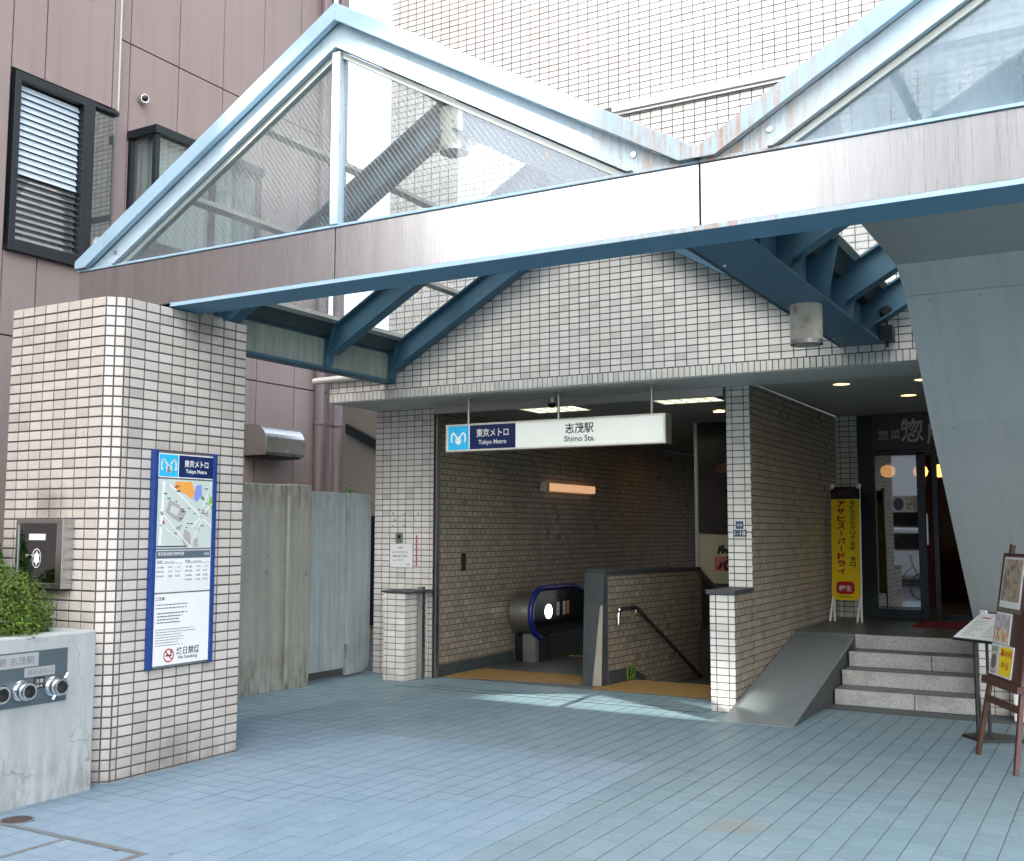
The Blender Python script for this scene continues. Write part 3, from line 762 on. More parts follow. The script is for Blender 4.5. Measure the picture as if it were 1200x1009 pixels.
for i, y_ in enumerate((3.78, 3.945, 4.155)):
    oz = .648
    ol = MB().lathe([(.058, 0), (.058, .012), (.046, .014), (.046, .05), (.052, .052), (.052, .066), (.046, .068), (.046, .088), (.036, .088), (.036, .02)], (-5.452, y_, oz), (1, 0, 0), 28, False).build('hose_outlet', 'chrome', fc, smooth=True)
    MB().lathe([(.0, 0.03), (.036, .03)], (-5.452, y_, oz), (1, 0, 0), 24, False).build('bore', 'black', ol, recalc=False)
    if i == 2: MB().tube([(-5.385, y_+.03, oz+.045), (-5.385, y_+.05, oz+.072)], .008, 8).tube([(-5.385, y_-.03, oz-.045), (-5.385, y_-.045, oz-.066)], .008, 8).build('lug', 'chrome', ol)

def bush(name, label, c, rad, n, seed, mat, size, low=-.2):
    t = thing(name, label, 'shrub', (c[0], c[1], .88)); rn = random.Random(seed)
    b = MB()
    for i in range(n):
        while True:
            d = Vector((rn.gauss(0, 1), rn.gauss(0, 1), rn.gauss(0, 1))).normalized()
            if d.z > low: break
        bumpy = 1+.09*math.sin(d.x*9+seed)*math.sin(d.y*8+2)*math.cos(d.z*7)+rn.gauss(0, .03)
        k = (rn.random()**.28)*bumpy
        p = Vector((c[0]+d.x*rad[0]*k, c[1]+d.y*rad[1]*k, c[2]+d.z*rad[2]*k))
        nrm = (d+Vector((rn.gauss(0, .6), rn.gauss(0, .6), rn.gauss(0, .6)+.4))).normalized()
        a = nrm.orthogonal().normalized(); a = Matrix.Rotation(rn.random()*6.28, 3, nrm) @ a; bb_ = nrm.cross(a)
        s_ = size*rn.uniform(.7, 1.3)
        b.add([p-a*s_, p+bb_*s_*.5+nrm*s_*.15, p+a*s_, p-bb_*s_*.5+nrm*s_*.15], [(0, 1, 2, 3)], min(1, max(0, rn.gauss(.4, .28))))
    b.build('foliage', mat, t, recalc=False)
    st = MB()
    for i in range(7):
        a = i*.9; st.tube([(c[0]+.03*math.cos(a), c[1]+.03*math.sin(a), .86), (c[0]+rad[0]*.6*math.cos(a), c[1]+rad[1]*.6*math.sin(a), c[2]+rad[2]*.4)], .012, 6, .004)
    st.build('stem', 'soil', t)
bush('clipped_bush', 'rounded clipped bush with small yellow-green leaves in the planter', (-6.05, 4.00, .96), (.56, .45, .42), 24000, 5, 'leaf', .0125, -.35)
bush('leafy_shrub', 'taller bright green shrub at the left edge behind the clipped bush', (-6.48, 4.36, 1.22), (.17, .12, .36), 1500, 9, 'leaf2', .030, -.8)

# key case on pillar
kc = thing('glass_front_case', 'small black glass fronted case with a white emblem on the tiled pillar', 'wall case', (-6.04, 4.54, 1.4))
kf = MB()
for a in ((-6.26, -5.80, 1.59, 1.62), (-6.26, -5.80, 1.18, 1.215), (-6.26, -6.235, 1.215, 1.59), (-5.86, -5.80, 1.215, 1.59)): kf.box(a[0], a[1], 4.45, 4.54, a[2], a[3])
kf.build('frame', 'satin', kc, bevel=.003)
MB().box(-6.235, -5.86, 4.49, 4.53, 1.215, 1.59).build('inner_panel', 'gloss', kc)
MB().box(-6.225, -6.218, 4.462, 4.47, 1.23, 1.57).box(-5.885, -5.877, 4.462, 4.47, 1.23, 1.57).build('chrome_rail', 'chrome', kc)
MB().box(-6.235, -5.86, 4.458, 4.462, 1.215, 1.59).build('glass', 'caseglass', kc)
MB().box(-6.13, -5.97, 4.452, 4.456, 1.485, 1.525).build('label_strip', 'white', kc)
em = MB(); oc = Vector((-6.05, 4.454, 1.37))
ring = [(.045*math.cos(a*math.pi/10), .062*math.sin(a*math.pi/10)) for a in range(20)]
for i in range(20):
    p, q = ring[i], ring[(i+1) % 20]; em.add([oc+X*p[0]+Z*p[1], oc+X*q[0]+Z*q[1], oc+X*q[0]*.9+Z*q[1]*.9, oc+X*p[0]*.9+Z*p[1]*.9], [(0, 1, 2, 3)])
st = []
for i in range(12):
    a = i*math.pi/6+math.pi/2; r_ = .050 if i % 2 == 0 else .034
    st.append((r_*math.cos(a)*.72, r_*math.sin(a)))
poly(em, oc, X, Z, st); em.build('emblem', 'white', kc, recalc=False)
MB().lathe([(.012, 0), (.012, .01)], (-6.135, 4.452, 1.385), (0, -1, 0)).build('knob', 'chrome', kc)

# ================================================================== station map panel on the pillar
mp = thing('station_map_panel', 'blue framed station information panel with map and timetable on the pillar', 'information board', (-5.49, 5.13, .65))
y0, y1 = 4.86, 5.415; z0, z1 = .655, 2.075; xf = -5.462
MB().box(-5.497, -5.455, y0, y0+.035, z0, z1).build('frame_side', 'sign_blue', mp, bevel=.004)
MB().box(-5.497, -5.455, y1-.035, y1, z0, z1).build('frame_side', 'sign_blue', mp, bevel=.004)
MB().box(-5.495, -5.466, y0+.035, y1-.035, z0+.005, z1-.01).build('backing', 'satin', mp)
def sheet(nm, mt, za, zb): return MB().box(-5.466, xf, y0+.037, y1-.037, za, zb).build(nm, mt, mp)
A = xf+.0012; ya, yb = y0+.037, y1-.037; W = yb-ya; yc = (ya+yb)/2
hd = sheet('header', 'white', 1.895, 2.055)
q = MB(); quad(q, (A, ya+.087, 1.975), Y, Z, .158, .145); q.build('logo_field', 'cyan', hd, recalc=False)
q = MB(); mark(q, (A+.001, ya+.087, 1.972), Y, Z, .125); q.build('logo_mark', 'white', hd, recalc=False)
q = MB(); quad(q, (A, ya+.328, 1.975), Y, Z, .308, .145); q.build('name_field', 'navy', hd, recalc=False)
q = MB(); text(q, '東京メトロ', (A+.001, ya+.328, 1.995), Y, Z, .215, .05, .02); text(q, 'Tokyo Metro', (A+.001, ya+.328, 1.94), Y, Z, .19, .034, .02); q.build('lettering', 'white', hd, recalc=False)
ms = sheet('map_sheet', 'mapgreen', 1.43, 1.885)
def mpoly(pts, mt, off=.0): 
    q = MB(); poly(q, (A+off, ya, 1.43), Y, Z, pts); q.build('map_area', mt, ms, recalc=False)
mpoly([(.15, .44), (.29, .445), (.32, .38), (.30, .33), (.24, .36), (.14, .40)], 'maporange'); mpoly([(.33, .42), (.38, .43), (.385, .36), (.34, .31), (.31, .33)], 'mapblue')
mpoly([(.455, .345), (.478, .35), (.478, .26), (.45, .29)], 'maplime')
mpoly([(.10, .32), (.18, .29), (.245, .225), (.20, .17), (.13, .2), (.07, .24)], 'mapgrey'); mpoly([(.12, .285), (.19, .26), (.17, .215), (.105, .24)], 'mapgreen', .0006)
mpoly([(.24, .13), (.29, .10), (.30, .03), (.25, .0), (.22, .05)], 'mapgrey'); mpoly([(.32, .06), (.36, .07), (.36, .01), (.32, .01)], 'mapgrey'); mpoly([(.38, .265), (.44, .255), (.45, .21), (.40, .23)], 'mapgrey'); mpoly([(.34, .13), (.37, .14), (.37, .11)], 'mapgrey')
rd = MB()
for a, b, w_ in (((.10, .42), (.50, .14), .012), ((.02, .25), (.30, .0), .008), ((.30, .14), (.48, .30), .010), ((.47, .45), (.40, .28), .007), ((.40, .21), (.30, .04), .006), ((.05, .44), (.03, .02), .02), ((.0, .17), (.20, .06), .006)):
    a, b = Vector(a), Vector(b); d = (b-a).normalized(); n_ = Vector((-d.y, d.x))*w_/2
    poly(rd, (A+.0008, ya, 1.43), Y, Z, [(max(0, min(W, p.x)), p.y) for p in (a-n_, b-n_, b+n_, a+n_)])
rd.build('map_roads', 'maproad', ms, recalc=False)
q = MB(); rn = random.Random(2)
for i in range(26): quad(q, (A+.0012, ya+rn.uniform(.03, W-.05), 1.43+rn.uniform(.05, .42)), Y, Z, rn.uniform(.012, .035), .006)
quad(q, (A+.0012, ya+.13, 1.443), Y, Z, .25, .007); text(q, '志茂', (A+.0012, ya+.18, 1.565), Y, Z, .04, .02); q.build('map_print', 'ink', ms, recalc=False)
q = MB(); quad(q, (A+.0014, ya+.36, 1.69), Y, Z, .012, .012); quad(q, (A+.0014, ya+.055, 1.60), Y, Z, .014, .02); q.build('map_marker', 'red', ms, recalc=False)
tt = sheet('timetable', 'white', 1.145, 1.42)
q = MB(); quad(q, (A, yc, 1.39), Y, Z, W-.01, .05); q.build('title_bar', 'slate', tt, recalc=False)
q = MB(); text(q, '南北線 始発終発時刻表', (A+.001, ya+.13, 1.395), Y, Z, .22, .024, .01); text(q, '志茂駅', (A+.001, yb-.04, 1.39), Y, Z, .05, .02); q.build('lettering', 'white', tt, recalc=False)
q = MB(); text(q, '始発', (A, ya+.035, 1.345), Y, Z, .045, .016); text(q, 'First Train', (A, ya+.12, 1.343), Y, Z, .075, .012); text(q, '終発', (A, ya+.275, 1.345), Y, Z, .045, .016); text(q, 'Last Train', (A, ya+.36, 1.343), Y, Z, .07, .012)
quad(q, (A, ya+.12, 1.333), Y, Z, .22, .002); quad(q, (A, ya+.365, 1.333), Y, Z, .22, .002)
for k, (z_, l, r_) in enumerate(((1.307, '平日', '土・休日'), (1.28, '5:13', '5:13'), (1.25, '5:03', '5:03'))):
    text(q, ('方面', '目黒方面', '赤羽岩淵')[k], (A, ya+.04, z_), Y, Z, .06, .013); text(q, l, (A, ya+.125, z_), Y, Z, .035, .014); text(q, r_, (A, ya+.19, z_), Y, Z, .04, .014)
for k, (z_, l, r_) in enumerate(((1.307, '平日', '土・休日'), (1.28, '0:27', '0:27'), (1.25, '0:08', '0:08'), (1.222, '0:18', '0:18'))):
    text(q, ('方面', '目黒方面', '白金高輪台', '赤羽岩淵')[k], (A, ya+.285, z_), Y, Z, .06, .013); text(q, l, (A, ya+.37, z_), Y, Z, .035, .014); text(q, r_, (A, ya+.435, z_), Y, Z, .04, .014)
q.build('lettering', 'ink', tt, recalc=False)
q = MB()
for i in range(5): quad(q, (A, yc, 1.155+i*.017), Y, Z, W-.03, .0015)
q.build('rule_lines', 'mapgreen', tt, recalc=False)
nt = sheet('notice_sheet', 'white', .675, 1.135)
q = MB(); text(q, 'ご注意', (A, ya+.05, 1.105), Y, Z, .075, .022, .01); rn = random.Random(4)
lines(q, (A, ya+.02, 1.065), Y, Z, W-.05, 2, .022, .005, rn); lines(q, (A, ya+.03, 1.01), Y, Z, .26, 4, .02, .006, rn); lines(q, (A, ya+.02, .905), Y, Z, .36, 7, .017, .0035, rn)
text(q, '終日禁煙', (A, ya+.30, .757), Y, Z, .20, .05, .01); text(q, 'No Smoking', (A, ya+.30, .712), Y, Z, .165, .028, .01)
q.build('lettering', 'ink', nt, recalc=False)
q = MB(); oc = Vector((A, ya+.135, .735))
for i in range(24):
    a, b = i*math.pi/12, (i+1)*math.pi/12
    q.add([oc+(Y*math.cos(t)+Z*math.sin(t))*r_ for t, r_ in ((a, .045), (b, .045), (b, .036), (a, .036))], [(0, 1, 2, 3)])
poly(q, oc+X*.0005, Y, Z, [(-.03, .025), (-.024, .031), (.03, -.025), (.024, -.031)]); q.build('no_smoking_ring', 'red', nt, recalc=False)
q = MB(); quad(q, oc, Y, Z, .05, .011); quad(q, oc+Y*.02+Z*.02, Y, Z, .012, .02); q.build('cigarette', 'ink', nt, recalc=False)

# ================================================================== station building
sb = thing('station_building', 'white and cream tiled station building with recessed subway entrance', 'building', (-4, 9, 0))
FX, FZ, YF = .1045, .0608, 8.80
SOF = 2.89
fw = MB()
fw.box(-6.515, 6, YF+.006, 9.4, 3.17, 13); fw.box(-7.27, 6, YF+.006, 9.40, SOF+.003, 3.17)
fw.build('facade_core', 'grout', sb)
def fvis(u, v, c):
    if c.x > -1.45 or u > 1075: return False
    # in front of it: fascia band and gable
    top = 264.4-(u-400)*.1765; bot = 348-(u-400)*.1717
    return v > bot or v < top-150
srect = [(a, b, SOF, SOF+.098) for a, b, c, d in grid(-7.27, 3.5, 0, 1, FX*.5, 2, -7.27)]
frect = grid(-6.515, 3.5, 3.17, 5.39, FX, FZ, -6.515, False, SOF+.098)+grid(-7.27, 3.5, SOF+.098, 3.17, FX, FZ, -6.515, False, SOF+.098)
frect += grid(-6.515, 3.5, 5.47, 9.0, FX, FZ, -6.515, False, 5.47)
tiles('tile', sb, frect, (0, YF+.006, 0), X, Z, 'ftile', 225, .006, .0015, (.009, .0085), 'facade_tiles', fvis, True, .0006)
tiles('border_tile', sb, srect, (0, YF+.006, 0), X, Z, 'wtile', 60, .007, .002, (.008, .01), 'border_tiles', fvis, False, .0006)
MB().box(-3.95, 6, YF-.06, YF+.006, 5.40, 5.46).build('ledge', 'white', sb, bevel=.004)
MB().box(-3.95, 6, YF-.03, YF+.006, 5.375, 5.40).build('ledge_flashing', 'satin', sb)
# soffit with strip lines
sf = MB(); 
for k in range(9): sf.box(-7.25, 6, 8.81+k*.083, 8.81+k*.083+.079, SOF-.006, SOF+.003)
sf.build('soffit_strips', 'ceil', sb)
MB().box(-7.25, 6, 8.83, 9.56, SOF+.001, SOF+.003).build('soffit_backing', 'grout', sb)
# porch ceiling slats (over the shop porch)
ps = MB()
for k in range(40): ps.box(-2.94, 3.5, 9.56+k*.086, 9.56+k*.086+.08, 2.915, 2.93)
ps.build('porch_ceiling', plain('porch_slats', (.40, .41, .38), .5), sb)
MB().box(-2.94, 3.5, 9.40, 13.2, 2.932, 3.1).build('porch_ceiling_core', 'black', sb)
# inner ceiling over stairs
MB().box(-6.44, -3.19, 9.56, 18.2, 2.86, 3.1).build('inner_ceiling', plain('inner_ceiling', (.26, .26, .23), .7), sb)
MB().box(-6.40, -3.19, 9.50, 9.56, 2.80, 2.90).build('shutter_box', 'satin', sb)
# left pier
MB().box(-7.22, -6.43, 9.556, 9.598, -.1, SOF).build('pier_core', 'grout', sb)
def piervis(u, v, c): return c.z > 1.05 or c.x > -6.5 or c.x < -6.8
tiles('pier_tile', sb, grid(-7.22, -6.43, 0, SOF, .105, .061, -7.22), (0, 9.556, 0), X, Z, 'ftile', 0, .006, .0015, (.009, .0085), 'pier_tiles', None, False, .0005)
MB().box(-6.43, -6.385, 9.53, 9.60, 0, SOF-.09).build('shutter_rail', 'satin', sb, bevel=.003)
MB().box(-6.42, -6.395, 9.525, 9.53, 0, SOF-.09).build('shutter_rail_slot', 'rubber', sb)
# left inner wall (brick bond)
MB().box(-7.2, -6.456, 9.6, 18.2, -3, 2.9).build('left_wall_core', 'grout', sb)
tiles('wall_tile', sb, grid(9.61, 17.9, -1.5, 2.86, .116, .0655, 9.61, True), (-6.456, 0, 0), Y, Z, 'itile', 0, .006, .0015, (.009, .010), 'left_wall_tiles', None, True)
MB().box(-6.456, -6.435, 9.62, 11.3, 0, .12).build('left_wall_skirting', 'darkstone', sb, bevel=.003)
# far end, stair right wall behind the partition, deep dark
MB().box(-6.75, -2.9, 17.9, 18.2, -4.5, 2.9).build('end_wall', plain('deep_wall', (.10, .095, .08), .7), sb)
MB().box(-7.25, -6.5, 9.9, 10.1, 0, 2.9).build('return_wall', 'stcolor', sb)

# steps down: stairs and escalator run
stp = MB()
for k in range(22): stp.box(-4.62, -3.19, 10.52+k*.29, 10.52+(k+1)*.29, -4.5, -.165*(k+1))
stairs = struct(stp.build('stairs', 'tread'))
nos = MB()
for k in range(10): nos.box(-4.60, -3.2, 10.52+k*.29+.0, 10.52+k*.29+.03, -.165*(k+1), -.165*(k+1)+.003)
nos.build('stair_nosing', 'rubber', stairs)
MB().box(-4.62, -3.19, 10.49, 10.52, -.06, .001).build('stair_edge', 'stone', stairs)
# tactile strips
def tactile(name, label, quad_):
    t = thing(name, label, 'tactile paving', (quad_[0][0], quad_[0][1], 0), 'yellow tactile paving strips')
    a, b, c, d = [Vector((*p, 0)) for p in quad_]
    mb = MB(); mb.hexa([p+Z*-.003 for p in (a, b, c, d)], [p+Z*.004 for p in (a, b, c, d)]); mb.build('strip', 'tactile', t)
    dm = MB(); nu = int((b-a).length/.055); nv = int((d-a).length/.055)
    for i in range(nu):
        for j in range(nv):
            fu, fv = (i+.5)/nu, (j+.5)/nv
            p = (a*(1-fu)+b*fu)*(1-fv)+(d*(1-fu)+c*fu)*fv
            dm.lathe([(.016, .004), (.011, .009)], p, n=6)
    dm.build('dome_field', 'tactile', t, kind='stuff')
tactile('tactile_strip', 'yellow tactile strip in front of the escalator', [(-6.40, 9.68), (-4.87, 9.92), (-5.05, 10.48), (-6.36, 10.48)])
tactile('tactile_strip', 'yellow tactile strip at the top of the stairs', [(-4.66, 9.70), (-3.19, 9.70), (-3.19, 10.48), (-4.62, 10.48)])
lp = thing('escalator_landing_plate', 'dark steel landing plate between tactile strip and escalator', 'floor plate', (-5.6, 11, 0))
MB().box(-6.44, -4.8, 10.50, 12.1, -.03, .002).build('plate', 'darkstone', lp)

# ================================================================== escalator
es = thing('escalator', 'escalator end with blue handrail, black side panel and round lamp', 'escalator', (-6.1, 11.6, 0))
def loop(yf, zc, r_, back, xx, n=14):
    pts = [(xx, back, zc+r_)]
    for i in range(n+1):
        a = math.pi/2+i*math.pi/n; pts.append((xx, yf+r_+r_*math.cos(a), zc+r_*math.sin(a)))
    pts.append((xx, back, zc-r_)); return pts
def slope(p):        # beyond the level part the balustrade follows the fall
    x_, y_, z_ = p; return (x_, y_, z_)
zc_, rr_ = .565, .275
lpn = loop(11.14, zc_, rr_, 12.15, -6.12)
lpn = lpn[:1]+lpn[1:]
outer = [(p[1], p[2]) for p in lpn]
prof = [(12.9, .55), (12.6, .73), (12.35, .81)]+outer[:-1]+[(12.15, .29), (12.9, -.15)]
MB().prism(prof, 'x', -6.12, -6.10).build('side_panel', 'gloss', es)
MB().prism([((y_-11.6)*.97+11.6, (z_-.56)*.96+.56) for y_, z_ in prof], 'x', -6.42, -6.12).build('outer_casing', 'satin', es, smooth=True)
path = [(-6.11, 12.9, .575), (-6.11, 12.6, .755), (-6.11, 12.35, .835)]+[(x_+.01, 11.415+(y_-11.415)*1.07, zc_+(z_-zc_)*1.09) for x_, y_, z_ in lpn[:-2]]
MB().tube(path, .036, 10).build('handrail', 'handrail', es, smooth=True)
path2 = [(-6.10, 11.415+(y_-11.415)*.985, zc_+(z_-zc_)*.985) for x_, y_, z_ in lpn[:-1]]
MB().tube(path2, .008, 6).build('trim', 'chrome', es)
MB().lathe([(.0, .0), (.085, .0), (.085, .006), (.0, .009)], (-6.10, 11.55, .58), (1, 0, 0), 28, False).build('lamp', 'newel', es, smooth=True)
for k, (y_, mt) in enumerate(((11.80, 'white'), (11.97, 'white'), (12.07, 'maporange'))):
    s_ = MB().box(-6.10, -6.097, y_-.035, y_+.035, .52, .68).build('sticker', 'white' if mt == 'white' else plain('amber_sticker', (.72, .32, .08), .5), es)
    q = MB(); text(q, ('下り', '注意', '足元')[k], (-6.0955, y_, .62), Y, Z, .045, .03); quad(q, (-6.0955, y_, .57), Y, Z, .03, .015); q.build('print', 'ink', s_, recalc=False)
MB().box(-6.42, -6.10, 11.30, 13.2, -.2, .30).build('skirt', 'frame', es)
MB().box(-6.10, -6.085, 11.55, 13.2, -.2, .30).build('skirt_panel', 'black', es)
MB().box(-6.27, -6.10, 11.22, 11.30, 0, .33).build('front_plate', 'satin', es)
run = MB()
for k in range(18): run.box(-6.08, -5.05, 12.1+k*.4, 12.1+(k+1)*.4, -4.4, -.02-max(0, (k-1))*.2)
run.build('steps', 'black', es); MB().box(-6.08, -5.05, 12.06, 12.10, -.02, .006).build('comb_plate', 'yellow', es)
# mirror-side balustrade next to the stair parapet
MB().prism(prof, 'x', -5.02, -5.0).build('side_panel', 'gloss', es)
MB().tube([(x_+1.1, y_, z_) for x_, y_, z_ in path], .036, 10).build('handrail', 'handrail', es, smooth=True)

# ================================================================== parapet between escalator and stairs
pw = thing('stair_parapet', 'low tiled parapet with dark stone coping between escalator and stairs', 'parapet', (-4.7, 10, 0))
DV = Vector((.11, .994, 0)).normalized()
a0 = Vector((-4.615, 9.98, 0)); a1 = a0+DV*2.14; wth = Vector((-.994, .11, 0))*.19
def pq(z): return [a0+Z*z, a1+Z*z, a1+wth+Z*z, a0+wth+Z*z]
MB().hexa(pq(-2.5), [v+Z*(-.03*i) for v, i in zip(pq(1.12), (0, 1, 1, 0))]).build('core', 'grout', pw)
PUu = DV; off = DV.cross(Z)
tiles('wall_tile', pw, [r_ for r_ in grid(0.03, 2.12, -1.6, 1.09, .116, .0655, 0, True)], a0+off*.001, DV, Z, 'itile', 0, .006, .0015, (.009, .010), 'parapet_tiles', None, True)
t0 = [a0+off*.02-DV*.03, a1+off*.02, a1+wth-off*.02, a0+wth-off*.02-DV*.03]
MB().hexa([v+Z*(1.12-.03*i) for v, i in zip(t0, (0, 1, 1, 0))], [v+Z*(1.16-.03*i) for v, i in zip(t0, (0, 1, 1, 0))]).build('coping', 'darkstone', pw, bevel=.006)
e0 = [a0+off*.02-DV*.07, a0+off*.02, a0+wth-off*.02, a0+wth-off*.02-DV*.07]
MB().hexa([v-DV*(.05 if i in (0, 3) else 0) for i, v in enumerate(e0)], [v+Z*1.12 for v in e0]).build('end_stone', 'darkstone', pw, bevel=.006)
f0 = a0+off*.018-DV*.074
MB().add([f0-DV*.047, f0-DV*.047-off*.105, f0+Z*.80-DV*.012-off*.03, f0+Z*.80-DV*.012,
          f0-DV*.03, f0-DV*.03-off*.105, f0+Z*.80-off*.03, f0+Z*.80], [(0,1,2,3),(7,6,5,4),(0,4,5,1),(1,5,6,2),(2,6,7,3),(3,7,4,0)]).build('pale_wedge', 'wedge_beige', pw)  # pale wedge-shaped mark laid on the end stone
sk0 = a0+off*.012
MB().add([sk0-Z*.02, sk0+DV*.55-Z*.02, sk0+DV*.9-Z*.3, sk0+DV*.75+Z*.02, sk0+DV*.45+Z*.14, sk0+Z*.14,
          sk0+off*.02-Z*.02, sk0+off*.02+DV*.55-Z*.02, sk0+off*.02+DV*.9-Z*.3, sk0+off*.02+DV*.75+Z*.02, sk0+off*.02+DV*.45+Z*.14, sk0+off*.02+Z*.14],
         [(0,1,2,3,4,5),(11,10,9,8,7,6),(0,6,7,1),(1,7,8,2),(2,8,9,3),(3,9,10,4),(4,10,11,5),(5,11,6,0)]).build('skirting', 'darkstone', pw)
hr = thing('stair_handrail', 'dark stair handrail with chrome brackets running down the parapet', 'handrail', tuple(a0))
def hp(t, z): return a0+off*.09+DV*t+Z*z
MB().tube([hp(.10, .72), hp(.16, .76), hp(.42, .765), hp(.5, .74), hp(2.1, -.20), hp(2.9, -.68)], .02, 10).build('rail', 'rubber', hr, smooth=True)
MB().tube([hp(.10, .60), hp(.10, .70), hp(.13, .755)], .02, 10).build('rail_end', 'chrome', hr, smooth=True)
for t_, z_ in ((.47, .70), (1.33, .20), (2.08, -.25)): MB().tube([hp(t_, z_+.03), hp(t_, z_-.03)-off*.02, hp(t_, z_-.05)-off*.08], .011, 8).build('bracket', 'chrome', hr, smooth=True)
gs = tag(MB().add([sk0+off*.021+DV*.36+Z*.02, sk0+off*.021+DV*.52+Z*.02, sk0+off*.021+DV*.52+Z*.16, sk0+off*.021+DV*.36+Z*.16, sk0+off*.03+DV*.36+Z*.02, sk0+off*.03+DV*.52+Z*.02, sk0+off*.03+DV*.52+Z*.16, sk0+off*.03+DV*.36+Z*.16],
         [(3,2,1,0),(4,5,6,7),(0,1,5,4),(1,2,6,5),(2,3,7,6),(3,0,4,7)]).build('exit_plate', 'greensign'), 'tiny green exit guide plate low on the stair parapet', 'exit sign')
q = MB(); oc = sk0+off*.0315+DV*.44+Z*.09
quad(q, oc-DV*.045, DV, Z, .03, .11); quad(q, oc+DV*.02, DV, Z, .05, .018); quad(q, oc+DV*.04+Z*.03, DV, Z, .03, .018); quad(q, oc+DV*.0+Z*-.03, DV, Z, .02, .03); q.build('pictogram', 'ink', gs, recalc=False)

# cream poster panel at the back of the stairs
cpn = thing('cream_poster_panel', 'cream shop poster panel with a bold character behind the stairs', 'poster', (-3.9, 12.3, .8))
yB = 12.35
MB().prism([(-4.47, 1.52), (-3.25, 1.46), (-3.25, .93), (-4.30, .93), (-4.47, 1.12)], 'y', yB, yB+.03).build('sheet', 'cream', cpn)
MB().prism([(-4.47, 1.53), (-3.25, 1.47), (-3.25, 2.86), (-4.47, 2.86)], 'y', yB, yB+.03).build('dark_pane', plain('dark_brown_gloss', (.016, .012, .01), .2), cpn)
MB().box(-4.51, -4.47, yB-.02, yB+.04, 1.10, 2.86).build('edge_post', 'satin', cpn)
MB().hexa([(-4.50, yB-.03, 1.13), (-4.50, yB+.05, 1.13), (-4.50, yB+.05, 1.09), (-4.50, yB-.03, 1.09)], [(-4.28, yB-.03, .92), (-4.28, yB+.05, .92), (-4.28, yB+.05, .88), (-4.28, yB-.03, .88)]).box(-4.28, -3.2, yB-.03, yB+.05, .88, .93).build('coping_trim', 'darkstone', cpn)
MB().box(-4.28, -3.2, yB, yB+.05, -.6, .88).build('under_wall', 'black', cpn)
q = MB(); quad(q, (-4.11, yB-.002, 1.16), X, Z, .34, .17); q.build('pink_block', plain('pink_block', (.62, .18, .17), .6), cpn, recalc=False)
q = MB(); text(q, '惣', (-4.10, yB-.004, 1.235), X, Z, .30, .30, .02); q.build('lettering', 'ink', cpn, recalc=False)
q = MB(); pts = [(.16*math.cos(a*math.pi/10), .12*math.sin(a*math.pi/10)) for a in range(11)]
poly(q, (-4.1, yB-.003, 2.25), X, Z, pts); q.build('arch_reflection', plain('brown_arch', (.11, .045, .02), .5), cpn, recalc=False)  # brown arch painted on the dark pane for a reflection

# ================================================================== partition wall between stairs and shop porch
pa = thing('tiled_partition', 'white tiled partition wall with stepped end between stairs and shop steps', 'wall', (-3.07, 10.5, 0))
MB().box(-3.174, -2.956, 9.026, 9.556, -.1, 1.0).build('low_core', 'grout', pa)
MB().box(-3.174, -2.956, 9.556, 12.95, -3.0, 2.915).build('core', 'grout', pa)
usl = [-3.18, -3.122, -3.010, -2.95]
def rows_(z0_, z1_, p): 
    n_ = round((z1_-z0_)/p); return [(z0_+i*(z1_-z0_)/n_, z0_+(i+1)*(z1_-z0_)/n_) for i in range(n_)]
def ccells(us, rw): return [(us[i], us[i+1], c, d) for c, d in rw for i in range(len(us)-1)]
tiles('tile', pa, ccells(usl, rows_(0, 1.0, .0625)), (0, 9.026, 0), X, Z, 'wtile', 60, .006, .0015, (.009, .009), 'tile_field')
tiles('tile', pa, ccells(usl, rows_(1.04, 2.915, .0625)), (0, 9.556, 0), X, Z, 'wtile', 100, .006, .0015, (.009, .009), 'tile_field')
tiles('side_tile', pa, grid(9.02, 9.55, 0, 1.0, .115, .0625, 9.02, True)+grid(9.55, 12.95, 0, 2.915, .115, .0625, 9.55, True), (-2.956, 0, 0), Y, Z, 'itile', 110, .006, .0015, (.009, .010), 'side_tiles', lambda u, v, c: c.y < 11.5 and v < 800, True)
MB().box(-3.205, -2.945, 9.0, 9.56, 1.002, 1.04).build('cap_stone', 'darkstone', pa, bevel=.005)
ap = thing('address_plate', 'small navy address number plate on the white tiled partition', 'plate', (-3.06, 9.55, 1.6))
MB().box(-3.125, -3.0, 9.544, 9.549, 1.50, 1.56).box(-3.10, -3.03, 9.544, 9.549, 1.57, 1.64).build('plate', plain('navy_enamel', (.04, .06, .12), .4), ap)
q = MB(); text(q, '1-18', (-3.062, 9.5428, 1.53), X, Z, .10, .035); text(q, '志茂', (-3.065, 9.5428, 1.605), X, Z, .05, .025); q.build('lettering', 'white', ap, recalc=False)
# narrow pilaster at porch back
pi_ = thing('porch_pilaster', 'narrow white tiled pilaster at the back of the shop porch', 'pilaster', (-2.83, 12.9, .55))
MB().box(-2.955, -2.70, 12.906, 13.2, .55, 2.915).build('core', 'grout', pi_)
tiles('tile', pi_, ccells([-2.955, -2.90, -2.79, -2.70], rows_(.55, 2.915, .0625)), (0, 12.906, 0), X, Z, 'wtile', 50, .006, .0015, (.009, .009), 'tile_field')

